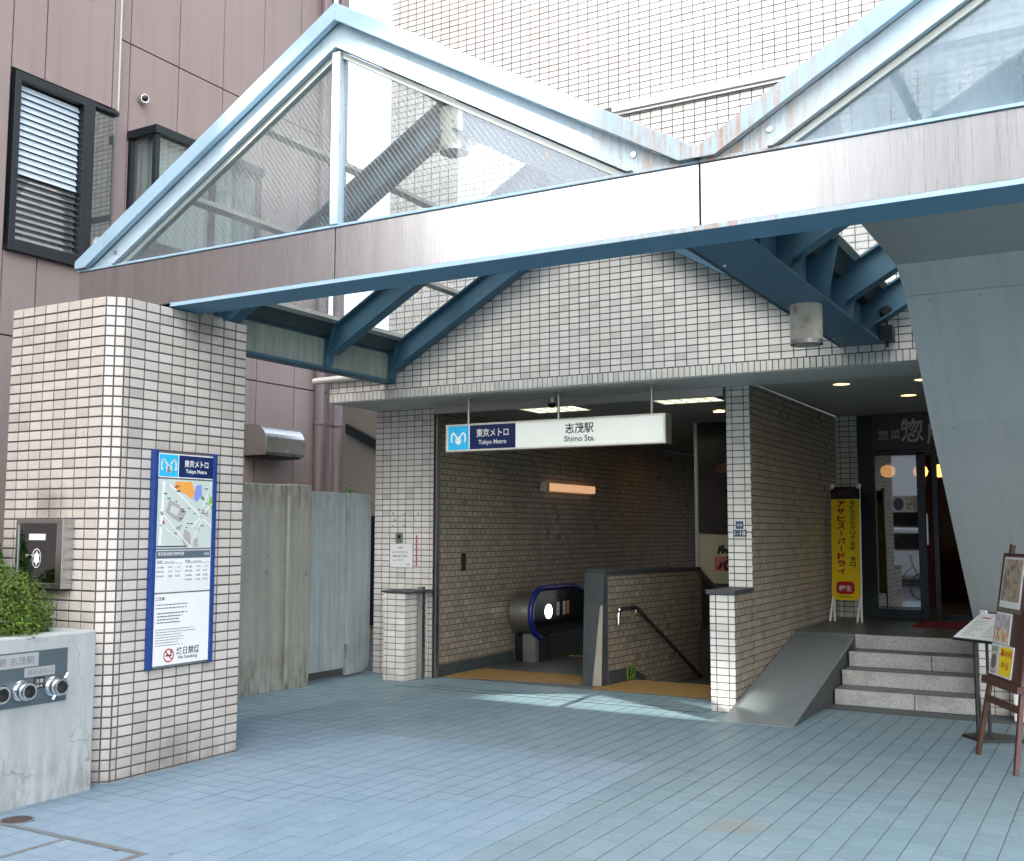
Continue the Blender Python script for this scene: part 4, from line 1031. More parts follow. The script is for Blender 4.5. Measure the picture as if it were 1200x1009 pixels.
# pier fittings: notice, lock plate, holes, stub box
tag(MB().box(-6.995, -6.70, 9.540, 9.549, 1.155, 1.405).build('paper_notice', 'white', bevel=.001), 'white paper notice stuck to the tiled pier under the lock plate', 'notice')
pn = bpy.data.objects['paper_notice']
q = MB(); text(q, 'お願い', (-6.85, 9.5388, 1.365), X, Z, .08, .022)
for k, s_ in enumerate(('出入口付近での', '駐輪は通行の妨げ', 'になります。')): text(q, s_, (-6.96, 9.5388, 1.315-k*.042), X, Z, (.20, .20, .15)[k], .024, 0, 'L')
text(q, '志茂駅', (-6.755, 9.5388, 1.185), X, Z, .06, .018); q.build('lettering', 'ink', pn, recalc=False)
lk = thing('lock_plate', 'square steel lock plate above the paper notice on the pier', 'lock', (-6.875, 9.54, 1.47))
MB().box(-6.925, -6.83, 9.540, 9.549, 1.415, 1.53).build('plate', 'satin', lk, bevel=.002); MB().box(-6.895, -6.86, 9.536, 9.54, 1.46, 1.50).build('keyhole', 'black', lk)
tag(MB().box(-6.655, -6.642, 9.543, 9.549, 1.17, 1.50).build('pink_strip', 'pink'), 'thin pink tape strip on the pier right of the paper notice', 'tape')
hs = MB(); rn = random.Random(8)
for x_, z_ in ((-6.97, 1.735), (-6.82, 1.73), (-6.635, 1.73), (-6.97, 1.595), (-6.82, 1.60), (-6.635, 1.585), (-6.68, 1.655), (-6.945, 1.665), (-6.81, 1.665)):
    hs.lathe([(.014, 0), (.012, .004)], (x_, 9.549, z_), (0, -1, 0), 10)
tag(hs.build('anchor_bolts', 'satin'), 'cluster of old anchor bolts left in the pier tiles', 'bolts')
sbx = thing('tiled_stub', 'knee-high tiled box against the pier with patched white tiles on top', 'tiled box', (-6.65, 9.3, 0))
MB().box(-6.775, -6.515, 9.146, 9.55, -.02, .90).build('core', 'grout', sbx)
tiles('tile', sbx, ccells([-6.78, -6.73, -6.62, -6.51], rows_(0, .90, .0625)), (0, 9.146, 0), X, Z, 'ftile', 45, .006, .0015, (.009, .0085), 'tile_field')
tiles('side_tile', sbx, ccells([9.14, 9.24, 9.35, 9.46, 9.55], rows_(0, .90, .0625)), (-6.515, 0, 0), Y, Z, 'ftile', 0, .006, .0015, (.009, .0085), 'side_tiles')
MB().box(-6.80, -6.40, 9.13, 9.55, .905, .925).build('top_plate', 'darkstone', sbx)
tag(MB().box(-6.503, -6.44, 9.36, 9.42, 0, .96).build('steel_post', 'satin', bevel=.003), 'flat stainless steel post beside the tiled box at the pier', 'post')
tag(MB().box(-6.449, -6.44, 10.13, 10.22, 1.10, 1.30).build('switch_plate', 'rubber', bevel=.002), 'small dark switch plate on the inner left wall', 'switch')

# ================================================================== hanging station sign, lights
hg = thing('hanging_station_sign', 'long white hanging station sign with blue logo at the entrance', 'sign', (-4.74, 9.05, 2.6))
sx0, sx1, sy, sz0, sz1 = -5.918, -3.557, 9.0, 2.338, 2.612
cb = MB(); cb.box(sx0, sx1, sy+.004, sy+.15, sz0, sz1); cb.build('case', 'satin', hg, bevel=.004)
fr = MB()
for a in ((sx0, sx1, sz1-.016, sz1), (sx0, sx1, sz0, sz0+.016), (sx0, sx0+.018, sz0+.016, sz1-.016), (sx1-.018, sx1, sz0+.016, sz1-.016)): fr.box(a[0], a[1], sy-.008, sy+.004, a[2], a[3])
fr.build('face_rim', 'offwhite', hg)
fc_ = MB().box(sx0+.018, sx1-.018, sy-.002, sy+.003, sz0+.016, sz1-.016).build('light_face', 'signlight', hg)
zc2 = (sz0+sz1)/2
q = MB(); quad(q, (sx0+.148, sy-.0035, zc2), X, Z, .245, .238); q.build('logo_field', 'signcyan', fc_, recalc=False)
q = MB(); mark(q, (sx0+.148, sy-.005, zc2-.005), X, Z, .165); q.build('logo_mark', 'signlight', fc_, recalc=False)
q = MB(); quad(q, (sx0+.545, sy-.0035, zc2), X, Z, .525, .238); q.build('name_field', 'navy', fc_, recalc=False)
q = MB(); text(q, '東京メトロ', (sx0+.545, sy-.005, zc2+.04), X, Z, .37, .085, .02); text(q, 'Tokyo Metro', (sx0+.545, sy-.005, zc2-.058), X, Z, .32, .058, .02); q.build('lettering', 'white', fc_, recalc=False)
q = MB(); text(q, '志茂駅', (-4.42, sy-.005, zc2+.04), X, Z, .30, .10, .012); text(q, 'Shimo Sta.', (-4.42, sy-.005, zc2-.058), X, Z, .32, .055, .012); q.build('lettering', 'ink', fc_, recalc=False)
for x_ in (-5.70, -4.68, -3.72):
    MB().tube([(x_, 9.075, sz1), (x_, 9.075, SOF-.01)], .014, 10).lathe([(.04, 0), (.04, -.012), (.02, -.03)], (x_, 9.075, SOF-.006)).build('hanger_rod', 'satin', hg, smooth=True)
def troffer(x0, x1, y0_, y1_, lb):
    t = thing('ceiling_light', lb, 'ceiling light', ((x0+x1)/2, (y0_+y1_)/2, 2.86), 'square fluorescent ceiling lights')
    f = MB()
    for a in ((x0-.03, x1+.03, y0_-.03, y0_), (x0-.03, x1+.03, y1_, y1_+.03), (x0-.03, x0, y0_, y1_), (x1, x1+.03, y0_, y1_)): f.box(*a, 2.845, 2.862)
    f.build('frame', 'offwhite', t)
    MB().box(x0, x1, y0_, y1_, 2.856, 2.859).build('diffuser', 'troffer', t)
    g = MB()
    for k in range(1, 5): g.box(x0+(x1-x0)*k/5-.006, x0+(x1-x0)*k/5+.006, y0_, y1_, 2.847, 2.856); g.box(x0, x1, y0_+(y1_-y0_)*k/5-.006, y0_+(y1_-y0_)*k/5+.006, 2.848, 2.856)
    g.build('louvre_grid', 'offwhite', t)
troffer(-5.58, -4.95, 9.72, 10.35, 'square lit ceiling light over the escalator, behind the sign logo')
troffer(-4.05, -3.42, 9.62, 10.25, 'square lit ceiling light over the stairs, by the white partition')
sc_ = thing('ceiling_camera', 'small dark dome camera hanging beside the sign rod', 'camera', (-4.95, 9.55, 2.8))
MB().lathe([(.05, .0), (.05, -.05), (.042, -.06)], (-4.95, 9.45, SOF-.006)).build('base', 'satin', sc_); MB().lathe([(.045, -.055), (.04, -.085), (.02, -.105)], (-4.95, 9.45, SOF-.006)).build('dome', 'gloss', sc_, smooth=True)
def downlight(x_, y_, z_, lb, r_=.075, mt='warm'):
    t = thing('recessed_downlight', lb, 'downlight', (x_, y_, z_), 'recessed warm downlights')
    MB().lathe([(r_, 0), (r_+.018, 0), (r_+.018, -.008), (r_, -.008), (r_, 0)], (x_, y_, z_), cap=False).build('ring', 'offwhite', t, smooth=True)
    MB().lathe([(.0, .0), (r_, -.001)], (x_, y_, z_-.003), cap=False).build('lamp_disc', mt, t, recalc=False)
downlight(-3.80, 11.2, 2.857, 'warm downlight in the stair ceiling next to the white partition', .06, 'warm2'); downlight(-5.40, 15.0, 2.857, 'small warm downlight far back in the stair ceiling', .06, 'warm2')
downlight(-2.23, 10.05, 2.915, 'warm downlight in the porch ceiling over the ramp'); downlight(-1.83, 11.2, 2.915, 'warm downlight in the porch ceiling near the shop sign'); downlight(-1.52, 10.1, 2.915, 'warm downlight in the porch ceiling beside the metal cladding')
wl2 = thing('wall_tube_light', 'long amber tube light on the inner tiled wall', 'wall light', (-6.43, 12.7, 2.1))
MB().box(-6.45, -6.36, 12.10, 13.45, 2.06, 2.16).build('diffuser', 'walltube', wl2, bevel=.012); MB().box(-6.45, -6.37, 12.0, 12.10, 2.055, 2.165).build('end_cap', 'offwhite', wl2, bevel=.004)

# ================================================================== shop porch: steps, ramp, door, sign
stn = thing('porch_steps', 'four pale granite steps with dark treads up to the shop', 'steps', (-1.7, 10.3, 0))
for k in range(4):
    yk = 9.95+.30*k; zt = .138*(k+1)
    cut = {0: [-2.345, -1.66, -1.15], 1: [-2.345, -1.15], 2: [-2.345, -1.60, -1.15], 3: [-2.345, -1.15]}[k]
    for i in range(len(cut)-1):
        MB().box(cut[i]+.003, cut[i+1]-.003, yk, yk+.045, zt-.138, zt-.002).build('riser_stone', 'stone', stn, bevel=.005)
    if k < 3: MB().box(-2.345, -1.15, yk+.003, yk+.30, zt-.02, zt).build('tread', 'tread', stn, bevel=.004)
    MB().box(-2.34, -1.15, yk+.046, yk+.34, 0, zt-.021).build('step_core', 'grout', stn)
pf = struct(MB().box(-2.95, 3, 10.853, 16.7, .3, .55).build('porch_floor', plain('porch_floor_tile', (.10, .115, .11), .35), None))
rp = thing('access_ramp', 'steep grey steel ramp beside the shop steps', 'ramp', (-2.65, 9.8, 0))
MB().add([(-2.94, 8.58, .006), (-2.355, 8.60, .006), (-2.355, 11.0, .558), (-2.94, 11.0, .558), (-2.94, 8.58, 0), (-2.355, 8.60, 0), (-2.355, 11.0, .53), (-2.94, 11.0, .53)],
         [(0,1,2,3),(7,6,5,4),(0,4,5,1),(1,5,6,2),(2,6,7,3),(3,7,4,0)]).build('ramp_plate', 'ramp', rp)
MB().prism([(8.7, .0), (10.95, .0), (10.95, .535), (8.72, .012)], 'x', -2.40, -2.36).build('side_plate', plain('ramp_side', (.07, .075, .075), .6, .3), rp)
MB().prism([(8.9, .0), (10.95, .0), (10.95, .50)], 'x', -2.94, -2.90).build('side_plate', 'rubber', rp)
pln = thing('tiled_plinth', 'low plinth of pale tiles beside the steps behind the menu stand', 'plinth', (-.9, 10.1, 0))
MB().box(-1.144, .9, 10.056, 10.8, -.05, .70).build('core', 'grout', pln)
tiles('tile', pln, grid(-1.144, .9, 0, .70, .115, .0667, -1.144), (0, 10.056, 0), X, Z, 'wtile', 60, .006, .0015, (.009, .008), 'tile_field', lambda u, v, c: u < 1190)
tag(MB().box(-.86, -.5, 9.78, 10.04, 0, .31).build('white_box', 'white', bevel=.01), 'plain white box on the ground behind the easel', 'box')

sh = thing('delicatessen', 'dark framed shop front with glass sliding door under the porch', 'shop front', (-2, 13, .55))
yD = 12.95
df = MB()
for a in ((-2.70, -2.52, .55, 2.91), (-2.06, -1.97, .55, 2.46), (-2.52, -2.06, .55, .66), (-2.52, 1, 2.43, 2.49)): df.box(a[0], a[1], yD, yD+.07, a[2], a[3])
df.build('door_frame', 'frame', sh, bevel=.004)
MB().box(-2.52, -2.06, yD+.03, yD+.036, .66, 2.43).build('door_glass', 'doorglass', sh)
MB().box(-1.90, -1.85, yD+.06, yD+.1, .55, 2.43).box(-1.85, .5, yD+.3, yD+.32, .55, .6).build('second_door_edge', 'frame', sh)
MB().box(-1.965, -1.95, yD-.015, yD, 1.4, 1.75).build('door_handle', 'satin', sh)
MB().box(-2.955, -2.70, 13.2, 13.25, .55, 2.95).build('side_panel', 'black', sh)
itr = MB(); itr.box(-2.9, 2.6, 16.6, 16.7, .55, 3); itr.box(-2.95, -2.90, 13.25, 16.7, .55, 3); itr.box(2.5, 2.6, 12.95, 16.7, .55, 3); itr.box(-2.95, 2.6, 13.05, 16.7, 2.95, 3.05)
itr.build('interior_walls', plain('shop_inner', (.05, .035, .025), .8), sh)
MB().box(-2.6, -2.3, 14.6, 16.4, .55, 1.45).box(-1.8, 1.0, 15.6, 16.4, .55, 1.35).box(-1.8, 1.0, 16.3, 16.5, 1.8, 1.84).build('counter', 'wood', sh)
for k, (x_, y_, lb) in enumerate(((-2.62, 14.3, 'glowing orange paper lantern nearest the shop door frame'), (-2.27, 14.6, 'glowing orange paper lantern in the middle of the shop'), (-2.02, 14.5, 'glowing orange paper lantern in the open doorway'), (-1.78, 14.9, 'glowing orange paper lantern farthest inside the doorway'))):
    t = thing('paper_lantern', lb, 'lantern', (x_, y_, 2.3), 'paper lanterns inside the shop')
    MB().lathe([(.03, -.08), (.075, -.055), (.095, 0), (.075, .055), (.03, .08)], (x_, y_, 2.32)).build('shade', 'lantern', t, smooth=True); MB().tube([(x_, y_, 2.40), (x_, y_, 2.95)], .004, 5).build('cord', 'black', t)
pst = thing('door_notice', 'small white picture notice taped to the shop door glass', 'notice', (-2.2, yD, 1.9))
MB().box(-2.36, -2.05, yD+.024, yD+.028, 1.77, 1.96).build('paper', 'white', pst)
q = MB(); oc = Vector((-2.27, yD+.0235, 1.865)); poly(q, oc, X, Z, [(.06*math.cos(a*.628), .075*math.sin(a*.628)) for a in range(10)]); q.build('print', 'slate', pst, recalc=False)
q = MB(); quad(q, (-2.13, yD+.0235, 1.87), X, Z, .10, .13); q.build('print', 'photo_c', pst, recalc=False)
ss = thing('shop_sign', 'brown wooden sign board with brushed white characters over the shop door', 'sign', (-1.9, yD, 2.6))
MB().box(-2.53, .8, yD-.06, yD, 2.49, 2.93).build('board', 'signbrown', ss, bevel=.006)
MB().box(-2.53, .8, yD-.075, yD-.06, 2.49, 2.515).box(-2.53, .8, yD-.075, yD-.06, 2.905, 2.93).build('moulding', 'wood', ss)
q = MB(); text(q, '惣', (-2.08, yD-.064, 2.71), X, Z, .25, .27, .012); text(q, '庵', (-1.80, yD-.064, 2.67), X, Z, .25, .26, .012); text(q, '惣', (-2.40, yD-.064, 2.665), X, Z, .11, .11, .0); text(q, '菜', (-2.265, yD-.064, 2.665), X, Z, .105, .11, .0)
q.build('lettering', plain('ivory_lettering', (.62, .57, .48), .6), ss, recalc=False)
tag(MB().add([(-2.0, 11.95, .552), (-1.2, 11.95, .552), (-1.2, 12.7, .552), (-2.0, 12.7, .552), (-2.0, 11.95, .562), (-1.2, 11.95, .562), (-1.2, 12.7, .562), (-2.0, 12.7, .562)],
     [(3,2,1,0),(4,5,6,7),(0,1,5,4),(1,2,6,5),(2,3,7,6),(3,0,4,7)]).build('door_mat', 'matred'), 'red door mat on the porch floor before the shop', 'mat')

# yellow banner stand
bn = thing('banner_stand', 'yellow beer banner on a white stand leaning by the pilaster', 'banner', (-2.7, 12.2, .55))
def bp(s_, t, back=0):   # s across, t height
    return Vector((-2.885+s_*.325+t*.0, 12.26-s_*.06+t*.06+back, .55+t))
u_ = (bp(1, 0)-bp(0, 0)).normalized(); v_ = (bp(0, 1)-bp(0, 0)).normalized(); n_ = u_.cross(v_)
def bq(s0, s1, t0_, t1_, d0, d1): return [bp(s0, t0_)+n_*d0, bp(s1, t0_)+n_*d0, bp(s1, t1_)+n_*d0, bp(s0, t1_)+n_*d0], [bp(s0, t0_)+n_*d1, bp(s1, t0_)+n_*d1, bp(s1, t1_)+n_*d1, bp(s0, t1_)+n_*d1]
nb = MB(); K = 16
for i in range(K):
    t0_, t1_ = .24+i*1.12/K, .24+(i+1)*1.12/K
    w0, w1 = .012*math.sin(i*.8), .012*math.sin((i+1)*.8)
    nb.add([bp(0, t0_)+n_*(.01+w0*.3), bp(.5, t0_)+n_*(.016+w0*.4), bp(1, t0_)+n_*.01, bp(1, t1_)+n_*.01, bp(.5, t1_)+n_*(.016+w1*.4), bp(0, t1_)+n_*(.01+w1*.3)], [(0, 1, 4, 5), (1, 2, 3, 4)])
nb.build('cloth', 'yellow', bn, recalc=False, smooth=True)
MB().add([bp(0, 1.36)+n_*.012, bp(1, 1.36)+n_*.012, bp(1, 1.46)+n_*.012, bp(.9, 1.50)+n_*.012, bp(.1, 1.50)+n_*.012, bp(0, 1.46)+n_*.012,
          bp(0, 1.36)-n_*.005, bp(1, 1.36)-n_*.005, bp(1, 1.46)-n_*.005, bp(.9, 1.50)-n_*.005, bp(.1, 1.50)-n_*.005, bp(0, 1.46)-n_*.005],
         [(0,1,2,3,4,5),(11,10,9,8,7,6),(0,6,7,1),(1,7,8,2),(2,8,9,3),(3,9,10,4),(4,10,11,5),(5,11,6,0)]).build('header', plain('dark_header', (.02, .015, .02), .5), bn)
for s_ in (.03, .97):
    MB().tube([bp(s_, 0)-n_*.03, bp(s_, 1.52)-n_*.015], .012, 8).build('pole', 'white', bn)
    MB().tube([bp(s_, 0)+n_*.10, bp(s_, .28)+n_*.0], .012, 8).build('foot', 'white', bn)
    MB().lathe([(.025, -.02), (.025, .03)], bp(s_, 1.50)).build('clip', 'white', bn)
def vtext(mb, s, sc, t_top, step, wd, off=.026, bold=0.):
    for i, ch in enumerate(s):
        if ch == 'ー': 
            quad(mb, bp(sc, t_top-step*i)+n_*off, u_, v_, wd*.16, step*.72); continue
        if ch in '、。': text(mb, ch, bp(sc, t_top-step*i)+n_*off+u_*wd*.3+v_*step*.2, u_, v_, wd*.25, step*.25); continue
        text(mb, ch, bp(sc, t_top-step*i)+n_*off, u_, v_, wd, step*.84, bold)
q = MB(); vtext(q, 'アサヒスーパードライ', .37, 1.305, .083, .094, .026, .045); q.build('lettering', 'red', bn, recalc=False)
q = MB(); vtext(q, '洗練されたクリアな味、辛口。', .77, 1.32, .057, .060, .026, .02); q.build('lettering', 'ink', bn, recalc=False)
q = MB(); pts = [(.105*math.copysign(abs(math.cos(a*math.pi/14))**.5, math.cos(a*math.pi/14)), .07*math.copysign(abs(math.sin(a*math.pi/14))**.5, math.sin(a*math.pi/14))) for a in range(28)]
poly(q, bp(.5, .375)+n_*.034, u_, v_, pts); q.build('emblem', 'red', bn, recalc=False)
q = MB(); text(q, '樽生', bp(.5, .37)+n_*.037, u_, v_, .15, .065, .02); q.build('lettering', 'white', bn, recalc=False)
q = MB(); quad(q, bp(.5, .275)+n_*.025, u_, v_, .16, .008); text(q, '生', bp(.3, .275)+n_*.0255, u_, v_, .01, .01); q.build('small_print', 'ink', bn, recalc=False)
q = MB(); text(q, 'BEER', bp(.5, 1.43)+n_*.016, u_, v_, .16, .035); q.build('header_print', plain('dull_red_print', (.25, .02, .02), .5), bn, recalc=False)

# ================================================================== slanting metal clad bulkhead at the right
bk = thing('metal_clad_bulkhead', 'large slanting grey metal-clad bulkhead under the canopy on the right', 'bulkhead', (-.2, 8, 0))
prf = [(5.30, 3.245), (7.03, 3.245), (7.34, 3.10), (8.22, 2.325), (10.37, .70)]
for i in range(len(prf)-1):
    (ya_, za), (yb_, zb) = prf[i], prf[i+1]
    d = Vector((yb_-ya_, zb-za)).normalized()*.0012; nn_ = Vector((-d.y, d.x)).normalized()*.03
    if nn_.y < 0: nn_ = -nn_
    for (xa, xb) in ((-1.2, .6), (.6, 2.2)):
        MB().prism([(ya_+d.x, za+d.y), (yb_-d.x, zb-d.y), (yb_-d.x+nn_.x, zb-d.y+nn_.y), (ya_+d.x+nn_.x, za+d.y+nn_.y)], 'x', xa+.002, xb-.002).build('clad_panel', 'cladding' if i else plain('grey_soffit_panel', (.30, .32, .31), .45, .2, .1, 2), bk, bevel=.003)
MB().prism([(5.30, 3.28), (7.04, 3.28), (7.36, 3.14), (8.24, 2.36), (10.40, .735), (10.40, 1.5), (8.24, 3.3), (5.30, 3.4)], 'x', -1.19, 2.2).build('core', 'rubber', bk)
rv = MB()
for y_, z_ in ((7.37, 3.066), (8.25, 2.295)):
    for x_ in (-1.05, -.75, -.45, -.15): rv.lathe([(.007, 0), (.005, -.006)], (x_, y_, z_), (0, .65, .76), 8)
rv.build('rivet', 'satin', bk, kind='stuff')

# menu stand
mn = thing('menu_stand', 'black floor stand holding open menu pages in front of the steps', 'menu stand', (-.93, 8.9, 0))
MB().add([(-1.15, 8.90, 0), (-.98, 8.70, 0), (-.70, 8.85, 0), (-.80, 9.05, 0), (-1.02, 9.08, 0), (-1.15, 8.90, .02), (-.98, 8.70, .02), (-.70, 8.85, .02), (-.80, 9.05, .02), (-1.02, 9.08, .02)],
         [(4,3,2,1,0),(5,6,7,8,9),(0,1,6,5),(1,2,7,6),(2,3,8,7),(3,4,9,8),(4,0,5,9)]).build('base', 'black', mn, bevel=.003)
MB().tube([(-1.03, 8.86, .02), (-1.03, 8.86, .76)], .014, 8).build('pole', 'black', mn); MB().tube([(-.955, 8.93, .02), (-.955, 8.93, .79)], .012, 8).build('pole', 'black', mn)
bo = Vector((-1.20, 8.93, .735)); bu = Vector((.80, -.60, -.0)).normalized(); bv = Vector((.52, .68, .50)); bv = (bv-bu*bv.dot(bu)).normalized(); bnn = bu.cross(bv)
def mq(a, b, c, d, h0, h1): return [bo+bu*x_+bv*y_+bnn*h0 for x_, y_ in ((a, c), (b, c), (b, d), (a, d))], [bo+bu*x_+bv*y_+bnn*h1 for x_, y_ in ((a, c), (b, c), (b, d), (a, d))]
MB().hexa(*mq(0, .62, 0, .38, -.02, 0)).build('board', 'black', mn, bevel=.003)
MB().hexa(*mq(.01, .42, .01, .35, .0, .006)).build('menu_page', 'white', mn)
MB().hexa(*mq(.43, .61, .01, .17, .0, .006)).build('menu_page', 'photo_a', mn); MB().hexa(*mq(.43, .61, .175, .36, .0, .006)).build('menu_page', 'photo_e', mn)
MB().hexa(*mq(-.0, .06, .345, .37, .0, .02)).build('page_clip', 'white', mn)
q = MB(); rn = random.Random(12)
for cx_ in (.05, .24): 
    lines(q, bo+bu*cx_+bv*.24+bnn*.0075, bu, bv, .14, 9, .024, .006, rn)
text(q, 'お品書き', bo+bu*.24+bv*.325+bnn*.0075, bu, bv, .2, .026); q.build('menu_print', 'greyink', mn, recalc=False, kind='stuff')
q = MB(); quad(q, bo+bu*.12+bv*.285+bnn*.0076, bu, bv, .08, .016); quad(q, bo+bu*.31+bv*.265+bnn*.0076, bu, bv, .08, .016); q.build('menu_title', 'red', mn, recalc=False)

# wooden easel
ez = thing('wooden_easel', 'dark wooden easel display with food posters at the right edge', 'easel', (-.7, 8.0, 0))
# front plane runs from left leg towards the right leg; leans back
e_o = Vector((-.967, 8.25, 0)); e_u = Vector((.44, -.90, 0)).normalized(); e_b = Vector((.90, .44, 0)).normalized()
def ep(s_, t, d=0): return e_o+e_u*s_+e_b*(t*.16+d)+Z*t     # t = height, leaning back
def eq(s0, s1, t0_, t1_, d0, d1): return [ep(s0, t0_, d0), ep(s1, t0_, d0), ep(s1, t1_, d0), ep(s0, t1_, d0)], [ep(s0, t0_, d1), ep(s1, t0_, d1), ep(s1, t1_, d1), ep(s0, t1_, d1)]
EW = .66
def legbar(p, q_): return MB().bar(p, q_, .036, .03, tuple(e_b))
legbar(ep(.0, 0), ep(.17, 1.46)).build('leg', 'wood', ez, bevel=.003); legbar(ep(EW, 0), ep(EW-.17, 1.46)).build('leg', 'wood', ez, bevel=.003)
legbar(ep(EW/2, 0, .75), ep(EW/2, 1.42, .04)).build('rear_leg', 'wood', ez, bevel=.003)
MB().hexa(*eq(.03, EW-.03, .375, .42, -.012, .012)).build('crossbar', 'wood', ez, bevel=.003)
MB().hexa(*eq(.02, EW-.02, .505, .55, -.05, .02)).build('ledge', 'wood', ez, bevel=.003)
MB().hexa(*eq(.05, EW-.05, .53, 1.40, -.012, -.004)).build('board', 'wood', ez, bevel=.003)
PD = -.17
def poster(s0, s1, t0_, t1_, mt, border=.012):
    p = MB().hexa(*eq(s0, s1, t0_+PD, t1_+PD, -.02, -.013)).build('poster', 'white', ez)
    q = MB(); q.add([ep(a, b+PD, -.0215) for a, b in ((s0+border, t0_+border), (s1-border, t0_+border), (s1-border, t1_-border), (s0+border, t1_-border))], [(0, 1, 2, 3)]); q.build('picture', mt, p, recalc=False); return p
eun = e_u; evn = (Z+e_b*.16).normalized()
p = poster(.065, .20, .74, .95, 'offwhite'); q = MB(); q.add([ep(.132+.05*math.cos(a*.5236)*(.9+.1*math.sin(a*2)), PD+.83+.052*math.sin(a*.5236), -.023) for a in range(12)], [tuple(range(12))]); q.build('dessert', 'photo_d', p, recalc=False)
q = MB(); text(q, 'おはぎ', ep(.132, .915+PD, -.023), eun, evn, .11, .035, .01); text(q, '一個百円', ep(.132, .76+PD, -.023), eun, evn, .10, .022); q.build('lettering', 'ink', p, recalc=False)
p = poster(.215, .44, .74, .95, 'yellow'); q = MB(); text(q, '幕の内', ep(.33, .90+PD, -.023), eun, evn, .18, .05, .01); text(q, '弁当', ep(.33, .82+PD, -.023), eun, evn, .12, .05, .01); q.build('lettering', 'red', p, recalc=False)
p = poster(.085, .34, .955, 1.165, 'photo_b', .014)
q = MB(); q.add([ep(a, b+PD, -.0225) for a, b in ((.10, .97), (.325, .97), (.325, 1.06), (.10, 1.06))], [(0, 1, 2, 3)]); q.build('picture', 'photo_c', p, recalc=False)
q = MB(); q.add([ep(a, b+PD, -.022) for a, b in ((.10, 1.172), (.50, 1.172), (.50, 1.195), (.10, 1.195))], [(0, 1, 2, 3)]); q.build('print_strip', 'photo_e', ez, recalc=False)
p = poster(.11, .44, 1.20, 1.545, 'photo_a', .016)
q = MB(); q.add([ep(a, b+PD, -.0225) for a, b in ((.11, 1.20), (.44, 1.20), (.44, 1.245), (.11, 1.245))], [(0, 1, 2, 3)]); q.build('white_margin', 'white', p, recalc=False)

# ================================================================== CANOPY
cn = thing('glass_canopy', 'zigzag glass entrance canopy with light blue steel frame and stainless fascia', 'canopy', (-4.1, 6.9, 3.05))
CY, XL, XA, XV, XA2, XR = 5.0, -6.45, -4.11, -1.78, .55, 2.88
FB, FT = 3.07, 3.39
# fascia panels
edges = [XL, XA-.0, XV, XA2, XR]
for i in range(4):
    a, b = edges[i]+(.004 if i else 0), edges[i+1]-.004
    MB().box(a, b, CY, CY+.02, FB, FT).build('fascia_panel', 'steel', cn, bevel=.004)
MB().box(XL+.002, XR, CY+.02, CY+.06, FB+.005, FT-.003).build('fascia_backing', 'rubber', cn)
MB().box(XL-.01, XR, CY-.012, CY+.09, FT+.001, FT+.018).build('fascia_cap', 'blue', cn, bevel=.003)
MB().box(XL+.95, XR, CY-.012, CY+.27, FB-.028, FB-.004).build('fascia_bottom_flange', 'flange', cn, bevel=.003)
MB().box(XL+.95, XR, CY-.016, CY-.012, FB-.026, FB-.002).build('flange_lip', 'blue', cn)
MB().box(XL+.02, XR, CY+.10, CY+.25, FB-.003, FT).build('front_girder', 'teal', cn)
SL = (4.81-3.46)/(XA-XL)
def zt(x, ap): return 4.81-SL*abs(x-ap)
def clip(pts, zmin):
    out = []
    for i in range(len(pts)):
        p, q_ = pts[i], pts[(i+1) % len(pts)]
        if p[1] >= zmin: out.append(p)
        if (p[1] >= zmin) != (q_[1] >= zmin):
            t = (zmin-p[1])/(q_[1]-p[1]); out.append((p[0]+(q_[0]-p[0])*t, zmin))
    return out
def strip(xa, xb, ap, o1, o0, zmin=FT+.018):   # band under the roof line between offsets (o1 upper, o0 lower)
    return clip([(xa, zt(xa, ap)-o0), (xb, zt(xb, ap)-o0), (xb, zt(xb, ap)-o1), (xa, zt(xa, ap)-o1)], zmin)
def gable(ap, x0, x1):
    for (xa, xb) in ((x0, ap), (ap, x1)):
        m_ = MB()
        m_.prism(strip(xa, xb, ap, 0, .112), 'y', CY-.045, CY+.0)
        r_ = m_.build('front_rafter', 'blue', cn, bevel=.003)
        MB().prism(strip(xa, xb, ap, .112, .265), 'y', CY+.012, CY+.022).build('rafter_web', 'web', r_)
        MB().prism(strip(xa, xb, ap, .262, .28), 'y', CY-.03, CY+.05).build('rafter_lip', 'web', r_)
        MB().prism(strip(xa, xb, ap, .29, .328), 'y', CY+.005, CY+.05).build('glazing_bar', plain('grey_green_alu', (.42, .46, .43), .4, .3), r_)
        MB().prism(strip(xa, xb, ap, .0, .05, 3.3), 'y', CY+.0, CY+.12).build('roof_edge', 'web', r_)
    # bolts
    for sx_ in (x0+.36, x1-.36):
        MB().lathe([(.018, 0), (.016, .008)], (sx_, CY+.012, zt(sx_, ap)-.20+.03), (0, -1, 0), 10).build('bolt', 'satin', cn)
    MB().box(ap-.03, ap+.03, CY-.02, CY+.045, FT+.018, zt(ap, ap)-.31).build('mullion', 'web', cn, bevel=.003)
    for (xa, xb) in ((x0, ap-.03), (ap+.03, x1)):
        pts = clip([(xa, 3), (xb, 3), (xb, zt(xb, ap)-.31), (xa, zt(xa, ap)-.31)], FT+.018)
        MB().prism(pts, 'y', CY+.025, CY+.031).build('gable_pane', 'wired' if ap == XA else 'skytoned', cn)
gable(XA, XL, XV); gable(XA2, XV, XR)
MB().box(XV-.02, XV+.02, CY-.05, CY+.02, FT+.018, zt(XV, XA)+.0).build('valley_cap', 'web', cn)
MB().prism([(-.70, zt(-.70, XA2)-.02), (-.38, zt(-.38, XA2)-.02), (-.38, zt(-.38, XA2)+.20), (-.62, zt(-.62, XA2)+.20)], 'y', CY+.02, CY+.04).build('bracket_plate', 'blue', cn)
